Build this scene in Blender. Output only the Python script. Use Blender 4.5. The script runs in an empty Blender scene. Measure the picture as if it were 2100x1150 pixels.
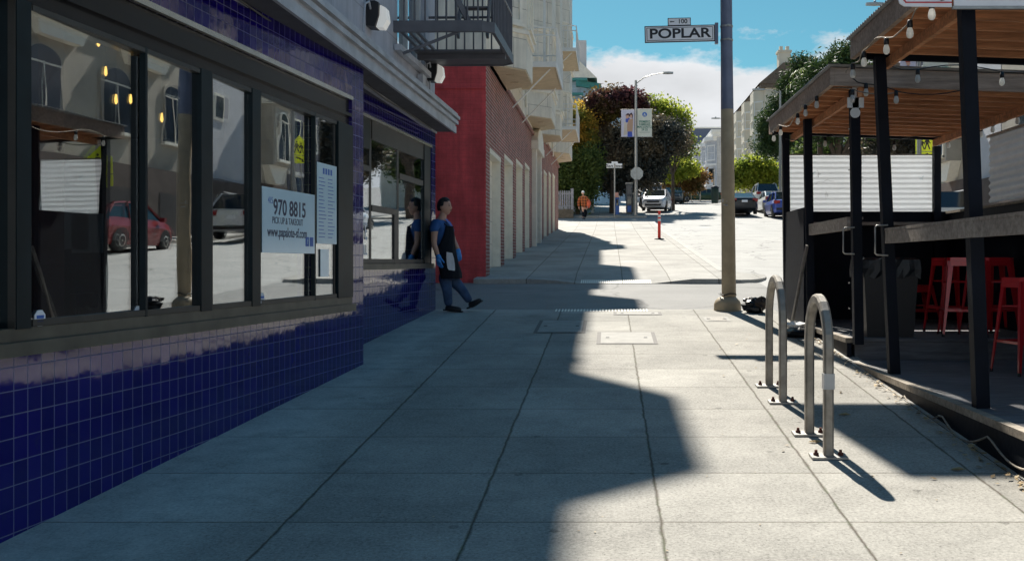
import bpy, math, random
from mathutils import Vector, Matrix
R=math.radians
random.seed(7)
sc=bpy.context.scene
COL=sc.collection
F=2050.0; CX=1250.0; CY=538.0; H=1.6
# ---------------------------------------------------------------- camera, sky, sun, exposure
cam_d=bpy.data.cameras.new('camera'); cam=bpy.data.objects.new('camera',cam_d); COL.objects.link(cam)
cam.location=(0,0,H); cam.rotation_euler=(R(90),0,0)
cam_d.sensor_width=36; cam_d.lens=36*F/2100; cam_d.shift_x=-200/2100; cam_d.shift_y=-37/2100
cam_d.clip_start=.05; cam_d.clip_end=3000
sc.camera=cam
SUN_EL=45.2; SUN_AZ=math.atan(.144)         # sun ahead and a little to the left
w=bpy.data.worlds.new('World'); sc.world=w; w.use_nodes=True
nt=w.node_tree; N=nt.nodes; L=nt.links
bg=N['Background']
sky=N.new('ShaderNodeTexSky'); sky.sky_type='NISHITA'; sky.sun_disc=False
sky.sun_elevation=R(SUN_EL); sky.sun_rotation=-SUN_AZ; sky.air_density=1.0; sky.dust_density=.35; sky.ozone_density=2.2
tc=N.new('ShaderNodeTexCoord')
sep=N.new('ShaderNodeSeparateXYZ'); L.new(tc.outputs['Generated'],sep.inputs[0])
mp=N.new('ShaderNodeMapping'); mp.inputs['Scale'].default_value=(1,1,2.2); L.new(tc.outputs['Generated'],mp.inputs[0])
n1=N.new('ShaderNodeTexNoise'); n1.inputs['Scale'].default_value=5.5; n1.inputs['Detail'].default_value=9; n1.inputs['Roughness'].default_value=.6; L.new(mp.outputs[0],n1.inputs['Vector'])
def wm(op,a,b,clamp=False):
    m=N.new('ShaderNodeMath'); m.operation=op; m.use_clamp=clamp
    for i,v in enumerate((a,b)):
        if isinstance(v,(int,float)): m.inputs[i].default_value=v
        elif v is not None: L.new(v,m.inputs[i])
    return m.outputs[0]
# cloud bank: below about 11 degrees, edge broken up by noise
nn=wm('MULTIPLY',wm('SUBTRACT',n1.outputs['Fac'],.5),.24)
edge=wm('SUBTRACT',wm('ADD',nn,wm('MULTIPLY',sep.outputs['X'],-.02)),wm('SUBTRACT',sep.outputs['Z'],.222))
cm=wm('MULTIPLY',edge,46,True)
n2=N.new('ShaderNodeTexNoise'); n2.inputs['Scale'].default_value=9; n2.inputs['Detail'].default_value=6; L.new(mp.outputs[0],n2.inputs['Vector'])
cr=N.new('ShaderNodeMapRange'); cr.inputs['From Min'].default_value=.35; cr.inputs['From Max'].default_value=.65; cr.inputs['To Min'].default_value=.82; cr.inputs['To Max'].default_value=1.0; L.new(n2.outputs['Fac'],cr.inputs[0])
cc=N.new('ShaderNodeVectorMath'); cc.operation='SCALE'; cc.inputs[0].default_value=(9.2,9.4,9.7); L.new(cr.outputs[0],cc.inputs['Scale'])
tint=N.new('ShaderNodeMix'); tint.data_type='RGBA'; tint.blend_type='MULTIPLY'; tint.inputs[0].default_value=1; L.new(sky.outputs[0],tint.inputs[6]); tint.inputs[7].default_value=(.44,.88,.84,1)
mx=N.new('ShaderNodeMix'); mx.data_type='RGBA'; L.new(cm,mx.inputs[0]); 
dk=N.new('ShaderNodeMapRange'); dk.interpolation_type='SMOOTHSTEP'; dk.inputs['From Min'].default_value=.30; dk.inputs['From Max'].default_value=.62; dk.inputs['To Min'].default_value=1.0; dk.inputs['To Max'].default_value=1.5; L.new(sep.outputs['Z'],dk.inputs[0])
dks=N.new('ShaderNodeVectorMath'); dks.operation='SCALE'; 
tz=N.new('ShaderNodeMapRange'); tz.inputs['From Min'].default_value=.32; tz.inputs['From Max'].default_value=.6; L.new(sep.outputs['Z'],tz.inputs[0])
tb=N.new('ShaderNodeMix'); tb.data_type='RGBA'; tb.blend_type='MULTIPLY'; tb.inputs[7].default_value=(.98,1.0,1.10,1); L.new(tz.outputs[0],tb.inputs[0]); L.new(tint.outputs[2],tb.inputs[6]); L.new(tb.outputs[2],dks.inputs[0]); L.new(dk.outputs[0],dks.inputs['Scale'])
L.new(dks.outputs[0],mx.inputs[6]); L.new(cc.outputs[0],mx.inputs[7])
L.new(mx.outputs[2],bg.inputs[0]); bg.inputs[1].default_value=.052
sd=bpy.data.lights.new('sun','SUN'); sd.energy=5.0; sd.angle=R(.6); sd.color=(1,.94,.84)
so=bpy.data.objects.new('sun',sd); COL.objects.link(so)
sdir=Vector((-math.sin(SUN_AZ)*math.cos(R(SUN_EL)),math.cos(SUN_AZ)*math.cos(R(SUN_EL)),math.sin(R(SUN_EL))))
so.rotation_euler=sdir.to_track_quat('Z','Y').to_euler(); so.location=(-10,40,60)
sc.view_settings.view_transform='Standard'; sc.view_settings.look='None'; sc.view_settings.gamma=1; sc.view_settings.exposure=.86
sc.render.engine='CYCLES'
sc.cycles.max_bounces=10; sc.cycles.transparent_max_bounces=16; sc.cycles.transmission_bounces=8; sc.cycles.use_denoising=True
sc.cycles.caustics_reflective=False; sc.cycles.caustics_refractive=False
# ---------------------------------------------------------------- helpers
def P(x,y,D): return Vector(((x-CX)*D/F, D, H+(CY-y)*D/F))
def X_(x,D): return (x-CX)*D/F
def Z_(y,D): return H+(CY-y)*D/F
PROF=[(-60,-4.0),(0,0),(47,3.163),(62,4.5),(75,5.75),(100,7.7),(112,8.4),(150,9.6),(200,13.4),(230,16.2),(400,33),(460,37),(520,36)]
def g(D):
    for (a,za),(b,zb) in zip(PROF,PROF[1:]):
        if D<=b: return za+(zb-za)*(D-a)/(b-a)
    return PROF[-1][1]
def prop(o,label=None,cat=None,group=None,kind=None):
    if label: o['label']=label
    if cat: o['category']=cat
    if group: o['group']=group
    if kind: o['kind']=kind
    return o
def thing(name,label,cat,loc=(0,0,0),rz=0,group=None):
    o=bpy.data.objects.new(name,None); COL.objects.link(o); o.location=loc; o.rotation_euler=(0,0,rz); o.empty_display_size=.2
    return prop(o,label,cat,group)
def kids(o): return [c for c in ALLREG.get(o.name,[])]
ALLREG={}
def reg(c,p):
    if p is not None:
        c.parent=p; ALLREG.setdefault(p.name,[]).append(c)
def copy_tree(o,parent=None):
    c=o.copy(); COL.objects.link(c)
    c.parent=None
    if parent is not None: reg(c,parent)
    for ch in kids(o): copy_tree(ch,c)
    return c
class Fr:
    """wall frame: origin (x,y), unit direction d, outward normal n"""
    def __init__(s,p,q,flip=False):
        s.o=Vector((p[0],p[1],0)); d=Vector((q[0]-p[0],q[1]-p[1],0)); s.len=d.length; s.d=d/d.length
        s.n=Vector((s.d.y,-s.d.x,0))
        if flip: s.n=-s.n
    def pt(s,a,o,z): return s.o+s.d*a+s.n*o+Vector((0,0,z))
class MB:
    def __init__(s): s.v=[]; s.f=[]; s.m=[]; s.sm=[]
    def add(s,vs,fs,mi=0,smooth=False):
        b=len(s.v); s.v+= [tuple(v) for v in vs]; s.f+=[tuple(b+i for i in f) for f in fs]; s.m+=[mi]*len(fs); s.sm+=[smooth]*len(fs); return s
    def quad(s,a,b,c,d,mi=0): return s.add([a,b,c,d],[(0,1,2,3)],mi)
    def box(s,x0,x1,y0,y1,z0,z1,mi=0):
        v=[(x,y,z) for z in (z0,z1) for y in (y0,y1) for x in (x0,x1)]
        return s.add(v,[(0,2,3,1),(4,5,7,6),(0,1,5,4),(2,6,7,3),(0,4,6,2),(1,3,7,5)],mi)
    def fbox(s,fr,a0,a1,o0,o1,z0,z1,mi=0):
        v=[fr.pt(a,o,z) for z in (z0,z1) for a in (a0,a1) for o in (o0,o1)]
        return s.add(v,[(0,2,3,1),(4,5,7,6),(0,1,5,4),(2,6,7,3),(0,4,6,2),(1,3,7,5)],mi)
    def tube(s,pts,r,n=8,mi=0,caps=True,smooth=True):
        pts=[Vector(p) for p in pts]; rs=r if isinstance(r,(list,tuple)) else [r]*len(pts)
        vs=[];fs=[]
        up=None
        for i,p in enumerate(pts):
            t=(pts[min(i+1,len(pts)-1)]-pts[max(i-1,0)]).normalized()
            if up is None:
                up=Vector((0,0,1)) if abs(t.z)<.9 else Vector((1,0,0))
            a=t.cross(up)
            if a.length<1e-4: a=t.cross(Vector((0,1,0)))
            a.normalize(); b=a.cross(t).normalized(); up=b
            for k in range(n):
                an=2*math.pi*(k+.5)/n
                vs.append(p+a*math.cos(an)*rs[i]+b*math.sin(an)*rs[i])
        for i in range(len(pts)-1):
            for k in range(n):
                k2=(k+1)%n
                fs.append((i*n+k,i*n+k2,(i+1)*n+k2,(i+1)*n+k))
        s.add(vs,fs,mi,smooth)
        if caps:
            s.add(vs[:n],[tuple(range(n))],mi); s.add(vs[-n:],[tuple(range(n))[::-1]],mi)
        return s
    def bar(s,a,b,w,h,mi=0,up=(0,0,1)):
        a=Vector(a); b=Vector(b); t=(b-a).normalized(); up=Vector(up); r=t.cross(up)
        if r.length<1e-3: r=t.cross(Vector((0,1,0)))
        r.normalize(); u=r.cross(t).normalized()
        vs=[p+r*i*w/2+u*j*h/2 for p in (a,b) for j in (-1,1) for i in (-1,1)]
        return s.add(vs,[(0,2,3,1),(4,5,7,6),(0,1,5,4),(2,6,7,3),(0,4,6,2),(1,3,7,5)],mi)
    def lathe(s,c,prof,n=16,mi=0,axis='z'):
        vs=[];fs=[]
        for (r,z) in prof:
            for k in range(n):
                a=2*math.pi*k/n
                if axis=='z': vs.append((c[0]+r*math.cos(a),c[1]+r*math.sin(a),c[2]+z))
                elif axis=='y': vs.append((c[0]+r*math.cos(a),c[1]+z,c[2]+r*math.sin(a)))
                else: vs.append((c[0]+z,c[1]+r*math.cos(a),c[2]+r*math.sin(a)))
        m=len(prof)
        for i in range(m-1):
            for k in range(n):
                k2=(k+1)%n; fs.append((i*n+k,i*n+k2,(i+1)*n+k2,(i+1)*n+k))
        s.add(vs,fs,mi,True)
        s.add(vs[:n],[tuple(range(n))[::-1]],mi); s.add(vs[-n:],[tuple(range(n))],mi)
        return s
    def prism(s,poly,z0,z1,mi=0):
        n=len(poly); vs=[(p[0],p[1],z0) for p in poly]+[(p[0],p[1],z1) for p in poly]
        fs=[(i,(i+1)%n,n+(i+1)%n,n+i) for i in range(n)]+[tuple(range(n))[::-1],tuple(range(n,2*n))]
        return s.add(vs,fs,mi)
    def fprism(s,fr,poly,o0,o1,mi=0):      # polygon in (a,z) extruded along the normal
        n=len(poly); vs=[fr.pt(p[0],o0,p[1]) for p in poly]+[fr.pt(p[0],o1,p[1]) for p in poly]
        fs=[(i,(i+1)%n,n+(i+1)%n,n+i) for i in range(n)]+[tuple(range(n))[::-1],tuple(range(n,2*n))]
        return s.add(vs,fs,mi)
    def wall(s,fr,a0,a1,z0,z1,holes=(),th=.2,mi=0,o=0.):
        """slab with rectangular holes, outer face at offset o"""
        A=sorted({a0,a1,*[h[0] for h in holes],*[h[1] for h in holes]}); Zs=sorted({z0,z1,*[h[2] for h in holes],*[h[3] for h in holes]})
        A=[a for a in A if a0<=a<=a1]; Zs=[z for z in Zs if z0<=z<=z1]
        def inh(a,z): return any(h[0]<a<h[1] and h[2]<z<h[3] for h in holes)
        for i in range(len(A)-1):
            for j in range(len(Zs)-1):
                if inh((A[i]+A[i+1])/2,(Zs[j]+Zs[j+1])/2): continue
                for oo in (o,o-th):
                    s.quad(fr.pt(A[i],oo,Zs[j]),fr.pt(A[i+1],oo,Zs[j]),fr.pt(A[i+1],oo,Zs[j+1]),fr.pt(A[i],oo,Zs[j+1]),mi)
        def rev(h):
            a,b,c,d=h
            for (p,q) in (((a,c),(a,d)),((b,c),(b,d)),((a,c),(b,c)),((a,d),(b,d))):
                s.quad(fr.pt(p[0],o,p[1]),fr.pt(q[0],o,q[1]),fr.pt(q[0],o-th,q[1]),fr.pt(p[0],o-th,p[1]),mi)
        for h in holes: rev((max(h[0],a0),min(h[1],a1),max(h[2],z0),min(h[3],z1)))
        rev((a0,a1,z0,z1))
        return s
    def build(s,name,mats,parent=None,local=False,label=None):
        if not isinstance(mats,(list,tuple)): mats=[mats]
        me=bpy.data.meshes.new(name)
        vs=s.v
        if parent is not None and not local:
            mi=world_of(parent).inverted(); vs=[mi@Vector(v) for v in s.v]
        me.from_pydata([tuple(v) for v in vs],[],s.f)
        for m in mats: me.materials.append(m)
        me.polygons.foreach_set('material_index',s.m); me.polygons.foreach_set('use_smooth',s.sm)
        uvl=me.uv_layers.new(name='metres')
        sv=s.v
        for p in me.polygons:
            f=s.f[p.index]
            n=Vector((0,0,0)); 
            for i in range(len(f)):
                a=sv[f[i]]; b=sv[f[(i+1)%len(f)]]
                n.x+=(a[1]-b[1])*(a[2]+b[2]); n.y+=(a[2]-b[2])*(a[0]+b[0]); n.z+=(a[0]-b[0])*(a[1]+b[1])
            if n.length>0: n.normalize()
            if abs(n.z)>.75:
                for li,vi in zip(p.loop_indices,f): uvl.data[li].uv=(sv[vi][0],sv[vi][1])
            else:
                t=Vector((-n.y,n.x,0)); t.normalize()
                if t.y<0 or (abs(t.y)<1e-6 and t.x<0): t=-t
                for li,vi in zip(p.loop_indices,f): uvl.data[li].uv=(sv[vi][0]*t.x+sv[vi][1]*t.y,sv[vi][2])
        me.update()
        o=bpy.data.objects.new(name,me); COL.objects.link(o); reg(o,parent)
        if label: o['label']=label
        return o
def world_of(o):
    m=Matrix.LocRotScale(o.location,o.rotation_euler.to_quaternion(),o.scale)
    return world_of(o.parent)@m if o.parent else m
# ---------------------------------------------------------------- materials
def newmat(name):
    m=bpy.data.materials.new(name); m.use_nodes=True; return m
class NT:
    def __init__(s,m): s.t=m.node_tree; s.b=s.t.nodes['Principled BSDF']; s.out=s.t.nodes['Material Output']
    def n(s,ty,**k):
        x=s.t.nodes.new(ty)
        for a,b in k.items(): setattr(x,a,b)
        return x
    def l(s,a,b): s.t.links.new(a,b)
    def math(s,op,a,b=None,c=None,clamp=False):
        m=s.n('ShaderNodeMath',operation=op); m.use_clamp=clamp
        for i,v in enumerate((a,b,c)):
            if v is None: continue
            if isinstance(v,(int,float)): m.inputs[i].default_value=v
            else: s.l(v,m.inputs[i])
        return m.outputs[0]
    def noise(s,vec,scale,detail=4,rough=.55):
        x=s.n('ShaderNodeTexNoise'); x.inputs['Scale'].default_value=scale; x.inputs['Detail'].default_value=detail; x.inputs['Roughness'].default_value=rough; s.l(vec,x.inputs['Vector']); return x.outputs['Fac']
    def mixc(s,fac,a,b,mode='MIX'):
        x=s.n('ShaderNodeMix',data_type='RGBA',blend_type=mode)
        for i,v in ((0,fac),(6,a),(7,b)):
            if isinstance(v,(int,float)): x.inputs[i].default_value=v
            elif isinstance(v,(tuple,list)): x.inputs[i].default_value=(*v[:3],1)
            else: s.l(v,x.inputs[i])
        return x.outputs[2]
    def rng(s,v,a,b,c,d):
        x=s.n('ShaderNodeMapRange'); x.clamp=True
        for i,q in enumerate((a,b,c,d)): x.inputs[1+i].default_value=q
        s.l(v,x.inputs[0]); return x.outputs[0]
    def bump(s,h,strength=.3,dist=.01):
        x=s.n('ShaderNodeBump'); x.inputs['Strength'].default_value=strength; x.inputs['Distance'].default_value=dist; s.l(h,x.inputs['Height']); s.l(x.outputs[0],s.b.inputs['Normal']); return x
    def col(s,c):
        if isinstance(c,(tuple,list)): s.b.inputs['Base Color'].default_value=(*c[:3],1)
        else: s.l(c,s.b.inputs['Base Color'])
    def set(s,rough=None,metal=None,spec=None,coat=None):
        if rough is not None: s.b.inputs['Roughness'].default_value=rough
        if metal is not None: s.b.inputs['Metallic'].default_value=metal
        if spec is not None: s.b.inputs['Specular IOR Level'].default_value=spec
        if coat is not None: s.b.inputs['Coat Weight'].default_value=coat; s.b.inputs['Coat Roughness'].default_value=.04
def simple(name,c,rough=.6,metal=0,var=.12,vs=6,bs=0,bscale=40,spec=.5,coat=None,coord='Object'):
    m=newmat(name); t=NT(m); co=t.n('ShaderNodeTexCoord').outputs[coord]
    f=t.noise(co,vs,5); f2=t.rng(f,.3,.7,1-var,1+var)
    sc_=t.n('ShaderNodeVectorMath',operation='SCALE'); sc_.inputs[0].default_value=c; t.l(f2,sc_.inputs['Scale'])
    t.col(sc_.outputs[0]); t.set(rough,metal,spec,coat)
    if bs: t.bump(t.noise(co,bscale,5),bs,.01)
    return m
M={}
def concrete(name,base,jx,sx,jy,sy,wash=False,wob=.012):
    m=newmat(name); t=NT(m); uv=t.n('ShaderNodeTexCoord').outputs['UV']
    sp=t.n('ShaderNodeSeparateXYZ'); t.l(uv,sp.inputs[0])
    wn=t.math('MULTIPLY',t.math('SUBTRACT',t.noise(uv,3.5,4,.7),.5),wob*2.5)
    fine=t.noise(uv,52,5,.8); mid=t.noise(uv,9,5,.6); big=t.noise(uv,.9,5,.6)
    def line(c,o,s,wd,wn):
        a=t.math('DIVIDE',t.math('SUBTRACT',t.math('ADD',c,wn),o),s)
        fr=t.math('ABSOLUTE',t.math('SUBTRACT',t.math('FRACT',t.math('ADD',a,.5)),.5))
        dist=t.math('MULTIPLY',fr,s)
        ww=t.math('MULTIPLY',t.rng(mid,.3,.7,.5,1.5),wd)
        return t.math('SUBTRACT',1,t.math('DIVIDE',dist,ww),clamp=True)
    lx=t.math('MULTIPLY',line(sp.outputs['X'],jx,sx,.013,wn),t.math('GREATER_THAN',sp.outputs['X'],-2.2)); ly=line(sp.outputs['Y'],jy,sy,.008,t.math('MULTIPLY',wn,.3))
    j=t.math('MAXIMUM',lx,ly)
    v=t.math('ADD',t.math('ADD',t.rng(fine,.32,.68,-.36,.32),t.rng(mid,.3,.7,-.08,.07)),t.rng(big,.3,.7,.74,1.16))
    # slab to slab tone
    ix=t.math('FLOOR',t.math('DIVIDE',t.math('SUBTRACT',sp.outputs['X'],jx),sx)); iy=t.math('FLOOR',t.math('DIVIDE',t.math('SUBTRACT',sp.outputs['Y'],jy),sy))
    cv=t.n('ShaderNodeCombineXYZ'); t.l(ix,cv.inputs[0]); t.l(iy,cv.inputs[1]); wnz=t.n('ShaderNodeTexWhiteNoise',noise_dimensions='2D'); t.l(cv.outputs[0],wnz.inputs['Vector'])
    v=t.math('MULTIPLY',v,t.rng(wnz.outputs['Value'],0,1,.88,1.08))
    if wash:
        wz=t.math('MULTIPLY',t.rng(t.math('ADD',sp.outputs['X'],t.math('MULTIPLY',t.math('SUBTRACT',big,.5),1.7)),-2.05,-1.75,1,0),t.rng(t.noise(uv,5,5,.7),.35,.6,.45,1.))
        v=t.math('ADD',v,t.math('MULTIPLY',wz,.5))
        st_=t.noise(uv,2.3,6,.7); v=t.math('MULTIPLY',v,t.rng(st_,.56,.66,1.0,.84)); pit=t.n('ShaderNodeTexVoronoi'); pit.inputs['Scale'].default_value=38; t.l(uv,pit.inputs['Vector']); v=t.math('SUBTRACT',v,t.math('MULTIPLY',t.rng(pit.outputs['Distance'],.10,.2,1,0),.38))
        # dark gum spots
        vo=t.n('ShaderNodeTexVoronoi'); vo.inputs['Scale'].default_value=2.6; t.l(uv,vo.inputs['Vector'])
        sp2=t.rng(vo.outputs['Distance'],.06,.085,1.0,0); v=t.math('SUBTRACT',v,t.math('MULTIPLY',sp2,.3))
    s_=t.n('ShaderNodeVectorMath',operation='SCALE'); s_.inputs[0].default_value=base; t.l(v,s_.inputs['Scale'])
    weeds=t.mixc(t.rng(t.noise(uv,14,3),.5,.62,0,1),(.05,.035,.02),(.045,.06,.015))
    t.col(t.mixc(t.math('MULTIPLY',j,.9),s_.outputs[0],weeds)); t.set(.85,0,.25)
    hh=t.math('SUBTRACT',t.math('ADD',t.math('MULTIPLY',fine,.25),t.math('MULTIPLY',mid,.15)),j); t.bump(hh,.55,.006)
    return m
M['walk']=concrete('sidewalk_concrete',(.36,.345,.31),.251,.92,4.897,.8638,True)
M['walk2']=concrete('far_sidewalk_concrete',(.38,.365,.335),.251,.92,.3,1.73)
def asphalt(name,c):
    m=newmat(name); t=NT(m); uv=t.n('ShaderNodeTexCoord').outputs['UV']
    fine=t.noise(uv,55,3,.8); big=t.noise(uv,.7,5,.65)
    v=t.math('MULTIPLY',t.rng(fine,.3,.7,.65,1.35),t.rng(big,.3,.7,.85,1.15))
    s_=t.n('ShaderNodeVectorMath',operation='SCALE'); s_.inputs[0].default_value=c; t.l(v,s_.inputs['Scale']); vo=t.n('ShaderNodeTexVoronoi',feature='DISTANCE_TO_EDGE'); vo.inputs['Scale'].default_value=.33; ds_=t.n('ShaderNodeVectorMath',operation='ADD'); nz=t.n('ShaderNodeTexNoise'); nz.inputs['Scale'].default_value=1.2; nz.inputs['Detail'].default_value=6; t.l(uv,nz.inputs['Vector']); t.l(uv,ds_.inputs[0]); t.l(nz.outputs['Color'],ds_.inputs[1]); t.l(ds_.outputs[0],vo.inputs['Vector'])
    t.col(t.mixc(t.math('MULTIPLY',t.rng(vo.outputs['Distance'],.004,.012,1,0),.6),s_.outputs[0],(.06,.058,.055))); t.set(.8,0,.35); t.bump(fine,.5,.008); return m
M['alley']=asphalt('alley_asphalt',(.20,.195,.185)); M['road']=asphalt('worn_road_surface',(.31,.305,.29)); M['groundm']=asphalt('ground_earth',(.22,.21,.2))
def tiles(name,tw,th,col,grout,u0=0,v0=0):
    m=newmat(name); t=NT(m); uv=t.n('ShaderNodeTexCoord').outputs['UV']
    mp_=t.n('ShaderNodeMapping'); mp_.inputs['Location'].default_value=(u0,v0,0); t.l(uv,mp_.inputs[0])
    b=t.n('ShaderNodeTexBrick'); b.offset=0; b.squash=1; b.inputs['Scale'].default_value=1; b.inputs['Brick Width'].default_value=tw; b.inputs['Row Height'].default_value=th
    b.inputs['Mortar Size'].default_value=.0028; b.inputs['Mortar Smooth'].default_value=.25; b.inputs['Bias'].default_value=0
    b.inputs['Color1'].default_value=(*col,1); b.inputs['Color2'].default_value=(col[0]*.6,col[1]*.6,col[2]*.7,1); b.inputs['Mortar'].default_value=(*grout,1)
    t.l(mp_.outputs[0],b.inputs['Vector'])
    dirt=t.noise(uv,13,6,.7)
    t.col(t.mixc(t.rng(dirt,.58,.78,0,.35),b.outputs['Color'],(.05,.05,.06)))
    t.l(t.rng(b.outputs['Fac'],0,1,.05,.6),t.b.inputs['Roughness']); t.set(spec=.62,coat=None)
    # every tile tilts a little, so each mirrors the street at its own angle
    sp=t.n('ShaderNodeSeparateXYZ'); t.l(mp_.outputs[0],sp.inputs[0])
    cv=t.n('ShaderNodeCombineXYZ'); t.l(t.math('FLOOR',t.math('DIVIDE',sp.outputs['X'],tw)),cv.inputs[0]); t.l(t.math('FLOOR',t.math('DIVIDE',sp.outputs['Y'],th)),cv.inputs[1])
    wn=t.n('ShaderNodeTexWhiteNoise',noise_dimensions='2D'); t.l(cv.outputs[0],wn.inputs['Vector'])
    sc2=t.n('ShaderNodeSeparateXYZ'); t.l(wn.outputs['Color'],sc2.inputs[0])
    h=t.math('ADD',t.math('MULTIPLY',t.math('SUBTRACT',sc2.outputs['X'],.5),t.math('MULTIPLY',sp.outputs['X'],.007)),t.math('MULTIPLY',t.math('SUBTRACT',sc2.outputs['Y'],.5),t.math('MULTIPLY',sp.outputs['Y'],.011)))
    h=t.math('ADD',h,t.math('MULTIPLY',t.noise(uv,14,1),.0004)); h=t.math('SUBTRACT',h,t.math('MULTIPLY',b.outputs['Fac'],.0016))
    bp=t.bump(h,1,1.0); return m
M['tile']=tiles('navy_glazed_tile',.0977,.111,(.010,.002,.17),(.17,.18,.32))
def brick(name,c1,c2,mortar,bw=.21,bh=.073,ms=.010,painted=False):
    m=newmat(name); t=NT(m); uv=t.n('ShaderNodeTexCoord').outputs['UV']
    b=t.n('ShaderNodeTexBrick'); b.inputs['Scale'].default_value=1; b.inputs['Brick Width'].default_value=bw; b.inputs['Row Height'].default_value=bh; b.inputs['Mortar Size'].default_value=ms; b.inputs['Mortar Smooth'].default_value=.3; b.inputs['Bias'].default_value=0
    b.inputs['Color1'].default_value=(*c1,1); b.inputs['Color2'].default_value=(*c2,1); b.inputs['Mortar'].default_value=(*mortar,1); t.l(uv,b.inputs['Vector'])
    sm=t.n('ShaderNodeMapping'); sm.inputs['Scale'].default_value=(4,.35,1); t.l(uv,sm.inputs[0]); v=t.math('MULTIPLY',t.rng(t.noise(uv,2.2,6,.65),.3,.7,.75,1.25),t.rng(t.noise(sm.outputs[0],1.3,5,.7),.35,.65,.78,1.12)); s_=t.n('ShaderNodeVectorMath',operation='SCALE'); t.l(b.outputs['Color'],s_.inputs[0]); t.l(v,s_.inputs['Scale']); t.col(s_.outputs[0]); t.set(.8 if not painted else .6,0,.3)
    t.bump(t.math('SUBTRACT',t.math('MULTIPLY',t.noise(uv,60,3),.3),b.outputs['Fac']),.6,.008); return m
M['redpaint']=brick('red_painted_brick',(.60,.080,.085),(.575,.076,.080),(.55,.074,.078),painted=True)
M['brick']=brick('brown_red_brick',(.36,.105,.085),(.21,.072,.062),(.50,.44,.40))
def panels(name,c,pw,ph,groove=.5,ms=.008,rough=.7):
    m=newmat(name); t=NT(m); uv=t.n('ShaderNodeTexCoord').outputs['UV']
    b=t.n('ShaderNodeTexBrick'); b.inputs['Scale'].default_value=1; b.inputs['Brick Width'].default_value=pw; b.inputs['Row Height'].default_value=ph; b.inputs['Mortar Size'].default_value=ms; b.inputs['Mortar Smooth'].default_value=.2; b.inputs['Bias'].default_value=0
    b.inputs['Color1'].default_value=(*c,1); b.inputs['Color2'].default_value=(c[0]*.95,c[1]*.95,c[2]*.95,1); b.inputs['Mortar'].default_value=(c[0]*groove,c[1]*groove,c[2]*groove,1); t.l(uv,b.inputs['Vector'])
    sm=t.n('ShaderNodeMapping'); sm.inputs['Scale'].default_value=(4,.35,1); t.l(uv,sm.inputs[0]); v=t.math('MULTIPLY',t.rng(t.noise(uv,1.6,6,.65),.3,.7,.86,1.1),t.rng(t.noise(sm.outputs[0],1.3,5,.7),.35,.65,.84,1.06)); s_=t.n('ShaderNodeVectorMath',operation='SCALE'); t.l(b.outputs['Color'],s_.inputs[0]); t.l(v,s_.inputs['Scale']); t.col(s_.outputs[0]); t.set(rough,0,.3)
    t.bump(t.math('SUBTRACT',t.math('MULTIPLY',t.noise(uv,50,3),.2),b.outputs['Fac']),.5,.01); return m
M['creampanel']=panels('cream_wall_panels',(.82,.77,.66),1.5,.62)
M['siding']=panels('cream_lap_siding',(.60,.55,.46),30,.22)
M['greystucco']=panels('grey_painted_stucco',(.52,.53,.58),2.6,1.4,.7,.006)
M['victorian']=panels('pale_lap_siding',(.56,.58,.62),30,.2)
M['bluehouse']=panels('pale_blue_siding',(.42,.55,.66),30,.2)
M['oppstucco']=simple('taupe_stucco',(.40,.36,.30),.85,var=.12,vs=1.2,bs=.4,bscale=40,coord='UV')
M['oppgrey']=simple('light_grey_stucco',(.50,.50,.52),.85,var=.08,vs=1.2,bs=.3,coord='UV')
M['oppdark']=simple('brown_ground_floor_stucco',(.10,.075,.065),.8,var=.25,vs=1.6,bs=.3,coord='UV')
M['oppslate']=panels('slate_siding',(.16,.16,.19),30,.2)
M['cream']=simple('cream_stucco',(.66,.60,.48),.8,var=.08,vs=.8,bs=.2,coord='UV')
M['soffit']=simple('tan_soffit_paint',(.58,.46,.31),.7,var=.1)
M['doorcream']=panels('cream_garage_door',(.90,.83,.70),30,.5,.6)
M['trim']=simple('cream_trim_paint',(.84,.79,.68),.6,var=.08)
M['white']=simple('white_paint',(.78,.78,.76),.5,var=.06)
M['cornice']=simple('grey_cornice_paint',(.48,.49,.52),.5,var=.25,vs=3,bs=.25,bscale=25,coord='UV')
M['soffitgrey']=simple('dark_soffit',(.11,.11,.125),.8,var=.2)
M['bronze']=simple('bronze_window_frame',(.05,.046,.04),.45,0,var=.25,vs=4)
M['darkframe']=simple('black_green_frame',(.005,.014,.018),.45,0,var=.3,spec=.3)
M['sill']=simple('worn_bronze_sill',(.12,.11,.085),.45,.2,var=.3,vs=5)
M['chrome']=simple('bright_metal_strip',(.6,.6,.58),.25,.9)
M['darkmetal']=simple('grey_escape_paint',(.13,.13,.145),.5,.2,var=.15)
M['black']=simple('black_plastic',(.012,.012,.014),.45,var=.2)
M['tarblack']=simple('black_rubber',(.02,.02,.02),.7)
M['blackwood']=simple('black_stained_timber',(.0035,.006,.013),.6,spec=.18,var=.35,vs=3,bs=.3,bscale=14,coord='UV')
M['galv']=simple('galvanised_steel',(.36,.35,.33),.42,.75,var=.2,vs=12)
M['rack']=simple('dull_rack_steel',(.30,.27,.23),.45,.35,var=.35,vs=9,bs=.15)
M['rust']=simple('rusty_bolt',(.16,.05,.03),.8,.2)
M['silverpaint']=simple('silver_grey_paint',(.55,.55,.52),.5,.1)
M['red']=simple('red_stool_enamel',(.55,.018,.028),.28,.1,var=.1,coat=.4)
M['orange']=simple('orange_plastic',(.85,.05,.03),.5)
M['reflect']=simple('white_reflective_band',(.8,.78,.75),.4)
M['signwhite']=simple('sign_white',(.88,.88,.90),.5,var=.04)
M['signblack']=simple('sign_black',(.015,.015,.02),.5)
M['signback']=simple('bare_aluminium_sign_back',(.42,.43,.42),.45,.6,var=.2)
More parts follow.
